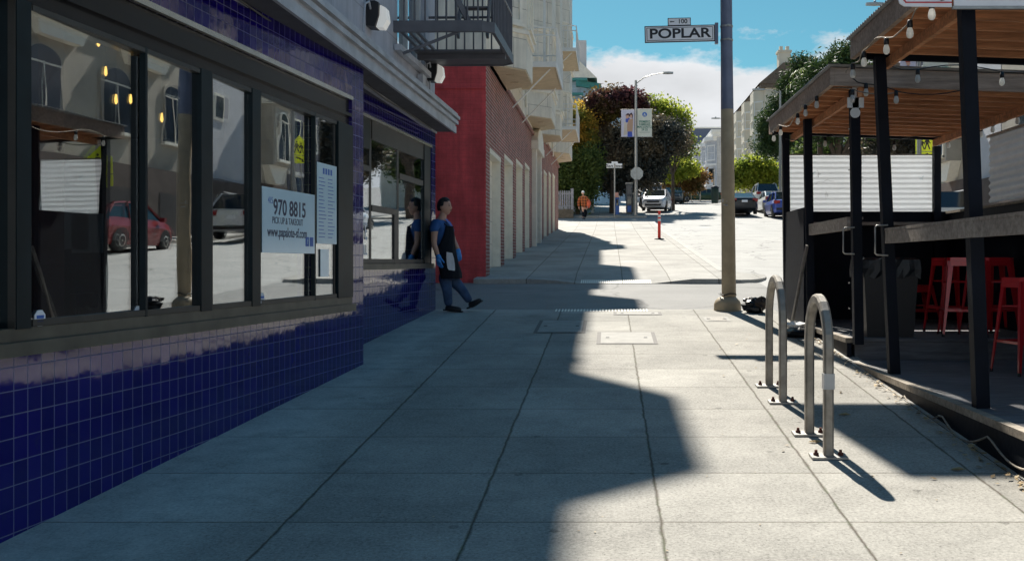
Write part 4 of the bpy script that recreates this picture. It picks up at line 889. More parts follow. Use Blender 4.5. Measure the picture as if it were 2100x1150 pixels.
mb=MB(); mb.add([(-3,87.6,15.2),(1.4,87.6,15.2),(1.4,94.4,15.2),(-3,94.4,15.2),(-.8,91,17)],[(0,1,4),(1,2,4),(2,3,4),(3,0,4)]); mb.build('roof',simple('terracotta_roof',(.26,.13,.07),.8),t); win(t,(-1.3,88),(0,88),12.3,14.2,M['white'],M['wglass2'])
t=thing('grey_garden_house','low grey house with pale columns in the tree shade across the side street','house',(-3,68,5)); houseblock(t,-10,-2.3,66.5,71,4,8.4,M['oppgrey'],'wall')
mb=MB()
for x in (-2.6,-1.9,-1.2): mb.box(x,x+.18,65.6,65.8,4.4,7.6)
mb.box(-2.8,-.9,65.5,66.4,7.6,7.9); mb.build('porch',M['trim'],t)
# distant hillside houses along the far street
for i in range(16):
    side=-1 if i%2 else 1; d=190+ (i//2)*26; sh=.012*(d-112); x=(3+sh-9 if side<0 else 16+sh+1)
    t=thing('hillside_house',('far %s house, %s side of the distant hill street, %s from the crest'%(('cream','pale blue','white','grey')[i%4],'left' if side<0 else 'right',('first','second','third','fourth','fifth','sixth','seventh','eighth')[i//2])),'house',(x,d,g(d)),group='houses along the distant hill street')
    mb=MB(); mb.box(x-0,x+8,d,d+24,g(d)-3,g(d)+8+ (i%3)*1.5); mb.build('wall',(M['cream'],M['bluehouse'],M['victorian'],M['oppgrey'])[i%4],t)
    mb=MB(); mb.box(x-.3,x+8.3,d-.3,d+24,g(d)+8+(i%3)*1.5,g(d)+8.5+(i%3)*1.5)
    mb.build('roof',M['trim'],t)
    for q in (0,1):
        for z in (2.5,5.3): win(t,(x+1.2+q*3.4,d),(x+2.8+q*3.4,d),g(d)+z,g(d)+z+1.7,M['white'],M['wglass2'])
# ---------------------------------------------------------------- tall pole with the street sign
gz=g(13.95)
t=thing('street_pole','tall two tone steel pole carrying the street name sign at the pavement edge','pole',(1.66,13.9,gz))
ptop=Vector((1.585,13.9,9.4)); pb_=Vector((1.66,13.9,gz+.16)); 
def pl(z): q=(z-pb_.z)/(ptop.z-pb_.z); return pb_.lerp(ptop,q)
zs_=Z_(225,13.9)
mb=MB(); mb.tube([pl(zs_),pl(4.5),ptop],[.088,.083,.07],24); mb.build('upper_shaft',M['poleblue'],t)
mb=MB(); mb.tube([pb_,pl(zs_)],[.1,.088],24); mb.tube([pl(Z_(440,13.9)),pl(Z_(440,13.9)+.012)],.0935,24); mb.tube([pl(Z_(488,13.9)),pl(Z_(488,13.9)+.012)],.0955,24); mb.build('lower_shaft',M['polebrown'],t)
mb=MB(); mb.lathe((1.64,13.9,gz-.02),[(.19,0),(.19,.10),(.17,.15),(.13,.19),(.11,.20)],20); mb.build('base_collar',M['polebrown'],t)
mb=MB(); mb.tube([(1.64+.12*math.cos(a*.7),13.9+.12*math.sin(a*.7),gz+.22+.015*math.sin(a*1.9)) for a in range(10)],.008,5); mb.build('wire_tie',M['black'],t)
mb=MB(); q=P(1486,418,13.8); q.y=13.9-.094
for dx,dz,w_,h_ in ((-.03,.02,.012,.05),(-.015,-.02,.05,.014),(.012,-.028,.03,.02),(.02,.03,.02,.008)): mb.box(q.x+dx,q.x+dx+w_,q.y-.003,q.y+.004,q.z+dz,q.z+dz+h_)
mb.build('torn_sticker',M['paper'],t)
sx0=X_(1322,13.9); sx1=X_(1466,13.9); zc=Z_(70,13.9)
sg=thing('street_name_sign','black on white street name sign reading POPLAR on the tall pole','street sign',((sx0+sx1)/2,13.9,zc))
sg.rotation_euler=(0,R(-1.4),0)
mb=MB(); mb.box(sx0-sg.location.x,sx1-sg.location.x,-.012,.012,-.115,.115); mb.build('plate',M['signblack'],sg,local=True)
mb=MB(); mb.box(sx0-sg.location.x+.012,sx1-sg.location.x-.012,-.014,.014,-.103,.103); mb.build('face_ground',M['signwhite'],sg,local=True)
mb=MB()
a0_,a1_=-.49+.03,.49-.03
for (x0,x1,z0,z1) in ((a0_,a1_,.083,.090),(a0_,a1_,-.090,-.083),(a0_,a0_+.007,-.083,.083),(a1_-.007,a1_,-.083,.083)): mb.box(x0,x1,-.0155,-.013,z0,z1)
mb.build('border_line',M['signblack'],sg,local=True)
def ltext(s,size,x,z,y,mat,par,sx=1.,bold=0.,al='CENTER',name='lettering'):
    o=text(s,size,(0,0,0),(R(90),0,0),mat,name,None,.001,al,sx,bold=bold); reg(o,par); o.location=(x,y,z); return o
ltext('POPLAR',.185,0,.0,-.0155,M['signblack'],sg,1.28,.0045)
sb=thing('block_number_sign','small block number plate reading 100 with an arrow above the street sign','street sign',(X_(1393,13.9),13.9,Z_(46,13.9)+.005)); sb.rotation_euler=(0,R(-1.4),0)
mb=MB(); mb.box(-.16,.16,-.012,.012,-.055,.052); mb.build('plate',M['signblack'],sb,local=True); mb=MB(); mb.box(-.15,.15,-.014,.014,-.046,.043); mb.build('face_ground',M['signwhite'],sb,local=True)
ltext('100',.085,.045,0,-.0155,M['signblack'],sb,1.05,.0015); mb=MB(); mb.box(-.115,-.07,-.0155,-.0135,-.006,.006); mb.add([(-.135,-.0155,0),(-.112,-.0155,-.014),(-.112,-.0155,.014)],[(0,1,2)]); mb.build('arrow',M['signblack'],sb,local=True)
mb=MB(); q=pl(zc); mb.box(sx1+.0,sx1+.045,13.87,13.93,zc-.14,zc+.15); o=mb.build('bracket',M['poleblue'],t)
for z in (zc-.09,zc+.1):
    mb=MB(); mb.tube([pl(z)-Vector((0,0,.012)),pl(z)+Vector((0,0,.012))],.089,20); mb.box(q.x+.0,q.x+.03,13.78,13.80,z-.012,z+.012); mb.build('clamp',M['galv'],t)
# banner pair higher on the same pole (its shadow falls across the pavement)
bt=thing('pole_banner','tall fabric banner pair high on the near street pole','banner',(1.6,13.9,7.8))
for x0,x1 in ((.50,1.48),(1.72,2.62)):
    mb=MB(); mb.box(x0,x1,13.89,13.90,6.86,8.75); bn=mb.build('banner_cloth',M['bannerwhite'],bt)
    mb=MB(); 
    for z in (6.86,8.76): mb.tube([(1.60,13.895,z),(x0 if x0<1 else x1,13.895,z)],.014,6)
    mb.build('banner_rod',M['galv'],bn)
# dark bundle at the pole foot
t=thing('crumpled_bag','crumpled dark rubbish bag lying at the foot of the tall pole','bag',(1.98,13.6,g(13.6)))
def blob(mb,c,rx,ry,rz,seed=0,amp=.2,n=14,m=9,mi=0):
    rnd=random.Random(seed); ph=[rnd.uniform(0,6) for _ in range(6)]; vs=[];fs=[]
    for i in range(m+1):
        th=math.pi*i/m
        for k in range(n):
            a=2*math.pi*k/n; r=1+amp*(math.sin(3*a+ph[0]+2*th)*.5+math.sin(5*a+ph[1]-3*th)*.35+math.sin(7*th+ph[2]+a)*.3)
            vs.append((c[0]+rx*r*math.sin(th)*math.cos(a),c[1]+ry*r*math.sin(th)*math.sin(a),c[2]+rz*r*math.cos(th)))
    for i in range(m):
        for k in range(n): fs.append((i*n+k,i*n+(k+1)%n,(i+1)*n+(k+1)%n,(i+1)*n+k))
    mb.add(vs,fs,mi,False)
mb=MB(); z=g(13.6); blob(mb,(1.98,13.6,z+.09),.15,.12,.10,3,.35); mb.build('sack',M['bag'],t); mb=MB(); blob(mb,(1.92,13.65,z+.16),.09,.07,.04,5,.4); blob(mb,(2.05,13.5,z+.13),.08,.07,.08,8,.4); mb.build('loose_fold',M['darkwood'],t)
# ---------------------------------------------------------------- bicycle racks
def rack(x,d0,d1,h,lab):
    t=thing('bicycle_rack',lab,'bicycle rack',(x,(d0+d1)/2,g((d0+d1)/2)),group='inverted u bicycle racks')
    r=(d1-d0)/2; c=(d0+d1)/2; pts=[(x,d0,g(d0)+.01),(x,d0,g(c)+h-r)]
    pts+=[(x,c-r*math.cos(a*math.pi/12),g(c)+h-r+r*math.sin(a*math.pi/12)) for a in range(1,12)]+[(x,d1,g(c)+h-r),(x,d1,g(d1)+.01)]
    mb=MB()
    # square tube with softly bevelled edges
    w_=.030; prof=[(-w_,-w_*.6),(-w_,w_*.6),(-w_*.6,w_),(w_*.6,w_),(w_,w_*.6),(w_,-w_*.6),(w_*.6,-w_),(-w_*.6,-w_)]
    vs=[];fs=[]
    for i,p in enumerate(pts):
        p=Vector(p); tg=(Vector(pts[min(i+1,len(pts)-1)])-Vector(pts[max(i-1,0)])).normalized(); nrm=Vector((1,0,0)); b=tg.cross(nrm)
        for u,v in prof: vs.append(p+nrm*u+b*v)
    n=8
    for i in range(len(pts)-1):
        for k in range(n): fs.append((i*n+k,i*n+(k+1)%n,(i+1)*n+(k+1)%n,(i+1)*n+k))
    mb.add(vs,fs,0,False); mb.build('hoop',M['rack'],t)
    for d in (d0,d1):
        z=g(d); mb=MB(); mb.add([(x-.11,d-.06,g(d-.06)+.004),(x+.11,d-.06,g(d-.06)+.004),(x+.11,d+.06,g(d+.06)+.004),(x-.11,d+.06,g(d+.06)+.004),(x-.11,d-.06,g(d-.06)+.016),(x+.11,d-.06,g(d-.06)+.016),(x+.11,d+.06,g(d+.06)+.016),(x-.11,d+.06,g(d+.06)+.016)],[(0,1,5,4),(1,2,6,5),(2,3,7,6),(3,0,4,7),(4,5,6,7)]); ft=mb.build('foot_plate',M['galv'],t)
        for s_ in (-1,1):
            mb=MB(); mb.lathe((x+s_*.075,d,z+.014),[(.017,0),(.017,.014),(.010,.018),(.009,.034)],8); mb.build('bolt',M['rust'],ft)
    return t
rack(1.335,7.70,8.36,.93,'bicycle rack farther from the camera, in front of the parklet')
r2=rack(1.335,6.10,6.68,.94,'nearer bicycle rack with a pale sticker band on its front leg')
mb=MB(); z=Z_(782,6.1); mb.box(1.335-.0325,1.335+.0325,6.10-.0325,6.10+.0325,z-.045,z+.05); mb.build('sticker_band',M['paper'],r2)
# ---------------------------------------------------------------- delineator, street furniture far away
d=3280/91.; x=X_(1352,d); z=g(d); t=thing('delineator_post','flexible red orange delineator post with white bands at the kerb','delineator',(x,d,z))
mb=MB(); mb.lathe((x,d,z),[(.19,0),(.17,.035),(.06,.05)],14); mb.build('base',M['tarblack'],t)
mb=MB(); mb.lathe((x,d,z+.03),[(.055,0),(.052,.68),(.05,.88),(.035,.92),(.05,.95),(.05,1.0)],12); mb.build('post',M['orange'],t)
for h_ in (.66,.80): mb=MB(); mb.lathe((x,d,z+h_),[(.056,0),(.056,.09)],12); mb.build('reflective_band',M['reflect'],t)
# lamp pole with banners
D0=62; xp=X_(1304,D0); zb_=g(D0); t=thing('street_lamp','street lamp with curved arm and two banners across the side street','street lamp',(xp,D0,zb_))
mb=MB(); mb.tube([(xp,D0,zb_),(xp,D0,Z_(165,D0))],[.12,.07],10); mb.build('pole',M['galv'],t)
mb=MB(); mb.tube([(xp,D0,Z_(172,D0)),P(1320,160,D0),P(1340,153,D0),P(1362,150,D0)],[.04,.032,.028,.025],6); mb.build('arm',M['galv'],t)
mb=MB(); a=P(1360,150,D0); mb.prism([(a.x,D0-.15),(a.x+.3,D0-.2),(a.x+.62,D0-.12),(a.x+.62,D0+.12),(a.x+.3,D0+.2),(a.x,D0+.15)],a.z-.05,a.z+.05); mb.build('lamp_head',M['signback'],t)
def banner(x0,x1,y0,y1,D,mat,lab):
    a=P(x0,y1,D); b=P(x1,y0,D); t=thing('street_banner',lab,'banner',(a.x,D,a.z)); mb=MB(); mb.box(a.x,b.x,D-.01,D+.01,a.z,b.z); mb.build('cloth',mat,t)
    mb=MB()
    for z in (a.z,b.z): mb.tube([(a.x-.05,D,z),(b.x+.05,D,z)],.02,5)
    mb.build('rod',M['galv'],t); return t,a,b
bt,a,b=banner(1274,1301,225,281,D0-.0,M['bannerlilac'],'lilac banner with two hugging figures, left of the lamp pole')
# the picture on the banner: two figures, flat printed shapes
def flat(mb,pts,D): mb.add([P(x,y,D) for x,y in pts],[tuple(range(len(pts)))])
for nm,c,polys in (('print_hair',(.05,.02,.03),[[(1283,236),(1288,232),(1292,236),(1290,242),(1284,242)],[(1290,235),(1295,231),(1298,236),(1297,243),(1292,240)]]),('print_face',(.6,.36,.28),[[(1284,237),(1289,236),(1290,241),(1286,244),(1283,241)],[(1292,236),(1296,236),(1296,241),(1293,243)]]),('print_shirt',(.06,.1,.45),[[(1283,244),(1290,242),(1294,247),(1290,252),(1283,251)]]),('print_trousers',(.06,.1,.45),[[(1287,270),(1296,270),(1297,281),(1287,281)]]),('print_coat',(.45,.30,.22),[[(1289,246),(1298,243),(1298,256),(1297,270),(1286,270),(1286,256)]]),('print_dress',(.55,.5,.45),[[(1280,250),(1286,252),(1286,275),(1279,278)]])):
    mb=MB()
    for k,p_ in enumerate(polys): flat(mb,p_,D0-.02-.004*k-(.008 if nm=='print_face' else 0)-(.004 if nm=='print_coat' else 0))
    mb.build(nm,simple(nm,c,.8,var=.02),bt)
bt,a,b=banner(1307,1337,224,281,D0,M['bannerwhite'],'pale green banner with a round blue emblem and small text, right of the lamp pole')
cc=P(1322,235,D0-.02); mb=MB(); mb.fprism(Fr((cc.x-1,cc.y),(cc.x+1,cc.y)),[(1+.15*math.cos(k*math.pi/8),cc.z+.15*math.sin(k*math.pi/8)) for k in range(16)],0,.004); mb.build('emblem',M['inkblue'],bt)
mb=MB(); mb.add([(cc.x-.08,cc.y-.01,cc.z-.09),(cc.x-.03,cc.y-.01,cc.z-.09),(cc.x+.0,cc.y-.01,cc.z-.02),(cc.x+.03,cc.y-.01,cc.z-.09),(cc.x+.08,cc.y-.01,cc.z-.09),(cc.x,cc.y-.01,cc.z+.09)],[(0,1,2,5),(2,3,4,5)]); mb.build('emblem_mark',M['bannerwhite'],bt)
greenk=simple('banner_green_print',(.05,.2,.16),.8)
for k,s in enumerate(('PRIMERO','FAMILIAS','MAS JUNTO','24 25')): text(s,.19,P(1322,250+k*5.4,D0-.02),(R(90),0,0),greenk,'lettering',bt,.001,sx=.9,bold=.004)
mb=MB(); mb.box(P(1311,0,D0).x,P(1333,0,D0).x,D0-.02,D0-.012,Z_(272,D0),Z_(271.5,D0)); mb.build('rule',greenk,bt)
# SAN JOSE sign and stop sign back
D1=60.5; xs_=X_(1260.5,D1); t=thing('corner_street_sign','white street name sign on its own post beside the walking pedestrian','street sign',(xs_,D1,g(D1)))
mb=MB(); mb.tube([(xs_,D1,g(D1)),(xs_,D1,Z_(336,D1))],.05,8); mb.build('post',M['galv'],t)
a=P(1243.5,344.5,D1); b=P(1276,335.5,D1); mb=MB(); mb.box(a.x,b.x,D1-.02,D1+.02,a.z,b.z); pt_=mb.build('plate',M['signwhite'],t); text('San Jose',.24,P(1260,340.5,D1-.03),(R(90),0,0),M['signblack'],'lettering',pt_,.001,sx=1.25,bold=.004)
a=P(1254,335.5,D1); b=P(1267,331.5,D1); mb=MB(); mb.box(a.x,b.x,D1-.02,D1+.02,a.z,b.z); mb.build('number_plate',M['signwhite'],t)
mb=MB(); a=P(1260,405,D1); mb.box(a.x,a.x+.25,D1-.04,D1-.02,a.z,a.z+.3); mb.build('small_notice',simple('pink_notice',(.6,.3,.25),.6),t)
D2=61.8; c=P(1306,356,D2-.2); t=thing('stop_sign','octagonal sign seen from its bare metal back on the lamp pole','sign',c); mb=MB(); r=.41; mb.fprism(Fr((c.x-1,c.y),(c.x+1,c.y)),[(1+r*math.cos(R(22.5+45*k)),c.z+r*math.sin(R(22.5+45*k))) for k in range(8)],0,.02); mb.build('plate',M['signback'],t); mb=MB(); mb.fprism(Fr((c.x-1,c.y),(c.x+1,c.y)),[(1+r*math.cos(R(22.5+45*k)),c.z+r*math.sin(R(22.5+45*k))) for k in range(8)],-.006,-.002); mb.build('red_face',M['signred'],t)
mb=MB(); mb.fbox(Fr((c.x-1,c.y),(c.x+1,c.y)),.98,1.02,.021,.04,c.z-.4,c.z+.4); mb.build('mounting_strap',M['galv'],t)
# kiosk, newspaper box, fence
D3=63.5
def bx(name,lab,cat,x0,x1,y0,D,dep,mat,extra=None):
    a=X_(x0,D); b=X_(x1,D); z=g(D); zt=Z_(y0,D); t=thing(name,lab,cat,((a+b)/2,D,z)); mb=MB(); mb.box(a,b,D,D+dep,z-.1,zt); mb.build('cabinet',mat,t); mb=MB(); mb.box(a-.04,b+.04,D-.04,D+dep+.04,zt,zt+.08); mb.build('cap',M['galv'],t)
    if extra: extra(t,a,b,z,zt,D)
    return t
def kx(t,a,b,z,zt,D):
    for q0,q1 in ((.08,.28),(.34,.60),(.66,.94)):
        mb=MB(); mb.box(a+.08,b-.08,D-.02,D-.005,z+(zt-z)*q0,z+(zt-z)*q1); mb.build('panel',M['carglass'] if q0>.1 else M['inkblue'],t)
bx('street_kiosk','narrow grey kiosk with dark panes left of the lamp pole','kiosk',1284,1297,377,D3,.6,simple('kiosk_grey',(.10,.11,.12),.6),kx)
def nb(t,a,b,z,zt,D):
    mb=MB(); mb.box(a+.05,b-.05,D-.02,D-.005,zt-.5,zt-.12); mb.build('window',M['carglass'],t)
bx('newspaper_box','blue newspaper box in tree shade behind the corner street sign','newspaper box',1262,1270,405,D3,.5,M['inkblue'],nb)
bx('utility_cabinet','grey green utility cabinet beside the lamp pole base','cabinet',1299,1303,398,D3-.6,.4,simple('cab_grey',(.2,.24,.22),.6),nb)
D4=60.8; t=thing('picket_fence','pale picket fence on a low wall at the far corner','fence',(X_(1155,D4),D4,g(D4)))
mb=MB(); x0,x1=-7.,X_(1176,D4); zb_=g(D4)
mb.box(x0,x1,D4,D4+.25,zb_-.1,zb_+.42); mb.build('low_wall',simple('low_wall_stone',(.16,.13,.10),.9,var=.3),t)
fencep=simple('shade_toned_fence_paint',(.36,.35,.38),.8,var=.2); n=34; mb=MB()  # white fence greyed, its shade put into the paint colour
for z in (.62,1.35): mb.box(x0,x1-.18,D4+.09,D4+.13,zb_+z,zb_+z+.07)
mb.build('rail',fencep,t)
for i in range(n):
    mb=MB(); q=x0+(x1-.2-x0)*(i+.5)/n; mb.box(q-.045,q+.045,D4+.05,D4+.085,zb_+.46,zb_+1.52); mb.add([(q-.045,D4+.05,zb_+1.52),(q+.045,D4+.05,zb_+1.52),(q,D4+.067,zb_+1.6),(q-.045,D4+.085,zb_+1.52),(q+.045,D4+.085,zb_+1.52)],[(0,1,2),(1,4,2),(4,3,2),(3,0,2)]); mb.build('picket',fencep,t)
mb=MB(); mb.box(x1-.17,x1,D4+.02,D4+.19,zb_+.4,zb_+1.7); mb.build('gate_post',fencep,t)
# traffic signals and small signs at the next crossing
def signal(x,y,D,lab,lit,pole_to):
    p=P(x,y,D); t=thing('traffic_signal',lab,'traffic light',(p.x,D,g(D)))
    mb=MB(); mb.box(p.x-.2,p.x+.2,D,D+.3,p.z-.75,p.z+.3); mb.build('housing',M['black'],t)
    for k in range(3):
        mb=MB(); mb.lathe((p.x,D-.02,p.z-.35*k),[(.14,0),(.14,-.04)],12,0,'y'); mb.build('lens',M['redlight'] if (k==0 and lit) else M['carglass'],t)
        mb=MB(); mb.tube([(p.x-.17,D-.12,p.z-.35*k+.02),(p.x-.11,D-.12,p.z-.35*k+.14),(p.x,D-.12,p.z-.35*k+.18),(p.x+.11,D-.12,p.z-.35*k+.14),(p.x+.17,D-.12,p.z-.35*k+.02)],.015,4); mb.build('hood',M['black'],t)
    mb=MB(); mb.tube([(p.x+pole_to,D+.2,g(D)),(p.x+pole_to,D+.2,p.z+.4)],.07,6); 
    if abs(pole_to)>.1: mb.tube([(p.x+pole_to,D+.2,p.z+.1),(p.x,D+.2,p.z)],.04,5)
    mb.build('pole',M['galv'],t)
signal(1429.5,374,104,'upper red traffic light by the small street tree',True,.35)
signal(1432,392,110,'lower red traffic light behind the small street tree',True,.0)
signal(1458,352,100,'dark traffic signal high beside the tall pole, seen from behind',False,.3)
D=99; c=P(1418,386,D); t=thing('diamond_sign','small yellow warning sign under the small street tree','sign',c); mb=MB(); mb.add([(c.x-.55,D,c.z),(c.x,D,c.z-.55),(c.x+.55,D,c.z),(c.x,D,c.z+.55),(c.x-.55,D+.03,c.z),(c.x,D+.03,c.z-.55),(c.x+.55,D+.03,c.z),(c.x,D+.03,c.z+.55)],[(0,1,2,3),(7,6,5,4),(0,4,5,1),(1,5,6,2),(2,6,7,3),(3,7,4,0)]); mb.build('plate',simple('pale_yellow',(.55,.52,.25),.5),t); mb=MB(); mb.tube([(c.x,D+.06,g(D)),(c.x,D+.06,c.z+.4)],.035,5); mb.build('post',M['galv'],t)
D=90; a=X_(1466,D); t=thing('litter_bin','dark green litter bin beyond the crossing left of the tall pole','bin',(a,D,g(D))); mb=MB(); mb.lathe((a,D,g(D)),[(.3,0),(.36,.9),(.36,1.25),(.3,1.35)],12); mb.build('drum',simple('dark_green_paint',(.02,.04,.03),.5),t); mb=MB(); mb.lathe((a,D,g(D)+1.35),[(.38,0),(.38,.06),(.2,.2)],12); mb.build('lid',M['black'],t)
# street lamps on the right
def lamp2(xh0,xh1,yh,xpole,D,lab):
    a=P(xh0,yh,D); b=P(xh1,yh,D); p=X_(xpole,D); t=thing('street_lamp',lab,'street lamp',(p,D,g(D)))
    mb=MB(); mb.tube([(p,D,g(D)),(p,D,a.z-.1)],[.12,.07],8); mb.build('pole',M['galv'],t)
    mb=MB(); mb.tube([(p,D,a.z-.25),((p+b.x)/2,D,a.z-.05),(b.x,D,a.z)],[.04,.035,.03],6); mb.build('arm',M['galv'],t)
    mb=MB(); m=(a.x+b.x)/2; mb.prism([(a.x,D-.1),(m,D-.17),(b.x,D-.1),(b.x,D+.1),(m,D+.17),(a.x,D+.1)],a.z-.05,a.z+.05); mb.lathe((m,D,a.z+.05),[(.06,0),(.06,.1),(.03,.12)],8); mb.build('lamp_head',M['signback'],t); return t
lamp2(1776,1812,9,1885,45,'street lamp whose head shows above the near parklet roof')
lamp2(1543,1568,184,1600,76,'street lamp with its head in front of the cream block roof')
lamp2(1459,1476,243,1489,101,'farthest street lamp, its head just left of the tall pole')
bt,a,b=banner(1846,1878,124,196,45,M['bannerlilac'],'banner with a dark clad person, left half above the parklet roof')
mb=MB(); flat(mb,[(1852,148),(1855,138),(1862,134),(1870,138),(1874,150),(1874,190),(1852,190)],44.97); mb.build('print_coat',M['poleblue'],bt); mb=MB(); flat(mb,[(1858,127),(1865,126),(1867,132),(1863,136),(1859,133)],44.96); mb.build('print_face',M['skin'],bt); mb=MB(); flat(mb,[(1857,124),(1866,124),(1867,128),(1857,128)],44.955); mb.build('print_hair',simple('red_hair_print',(.4,.08,.05),.8),bt)
bt,a,b=banner(1893,1944,124,196,45,M['bannerwhite'],'white banner reading COMMUNITY above the parklet roof'); text('COMMUNITY',.21,P(1918,141,44.96),(R(90),0,0),greenk,'lettering',bt,.001,sx=1.1,bold=.004)
# school crossing sign
def school(px,py,D,lab,ahead=False,w_=.75):
    c=P(px,py,D) if px else Vector((py[0],D,py[1])); t=thing('crossing_sign',lab,'crossing sign',(c.x,D,g(D)))
    mb=MB(); mb.tube([(c.x,D+.05,g(D)),(c.x,D+.05,c.z+.45)],.035,6); mb.build('post',M['galv'],t)
    f=Fr((c.x-1,D),(c.x+1,D)); h=w_/2; mb=MB(); mb.fprism(f,[(1-h,c.z-h),(1+h,c.z-h),(1+h,c.z+.15),(1,c.z+h*1.25),(1-h,c.z+.15)],-.012,0); pt_=mb.build('plate',M['signyellow'],t)
    def fig(x,s):
        q=MB(); Z0=c.z-h*.8
        def p(u,v): return f.pt(1+x+u*s,.004,Z0+v*s)
        q.add([p(.09*math.cos(k*math.pi/4),.93+.09*math.sin(k*math.pi/4)) for k in range(8)],[tuple(range(8))])
        q.add([p(-.14,.8),p(.14,.8),p(.12,.4),p(-.12,.4)],[(0,1,2,3)]); q.add([p(-.12,.42),p(.0,.42),p(-.14,0),p(-.24,0)],[(0,1,2,3)]); q.add([p(0,.42),p(.12,.42),p(.26,.04),p(.16,0)],[(0,1,2,3)]); q.add([p(.12,.78),p(.3,.5),p(.24,.46),p(.06,.68)],[(0,1,2,3)]); q.add([p(-.12,.78),p(-.28,.52),p(-.22,.48),p(-.06,.68)],[(0,1,2,3)])
        q.build('walking_figure',M['signblack'],pt_)
    fig(-.13,.52); fig(.13,.62)
    z1=c.z-h-.03; mb=MB(); mb.fbox(f,1-h,1+h,-.012,0,z1-.38,z1); p2=mb.build('lower_plate',M['signyellow'],t)
    if ahead: text('AHEAD',.2,f.pt(1,.004,z1-.19),(R(90),0,0),M['signblack'],'lettering',p2,.001,sx=.95,bold=.006)
    else:
        mb=MB(); mb.add([f.pt(1+u,.005,z1-.19+v) for u,v in ((-.22,-.14),(-.02,-.12),(-.08,-.06),(.2,.08),(.16,.14),(-.12,0),(-.18,.04))],[(0,1,2,5,6),(2,3,4,5)]); mb.build('arrow',M['signblack'],p2)
school(1896,292,50,'yellow green pedestrian crossing sign with arrow behind the parklet',w_=.9)
school(None,(14.8,5.0),31.9,'yellow green crossing sign lettered AHEAD across the street',True,.9)
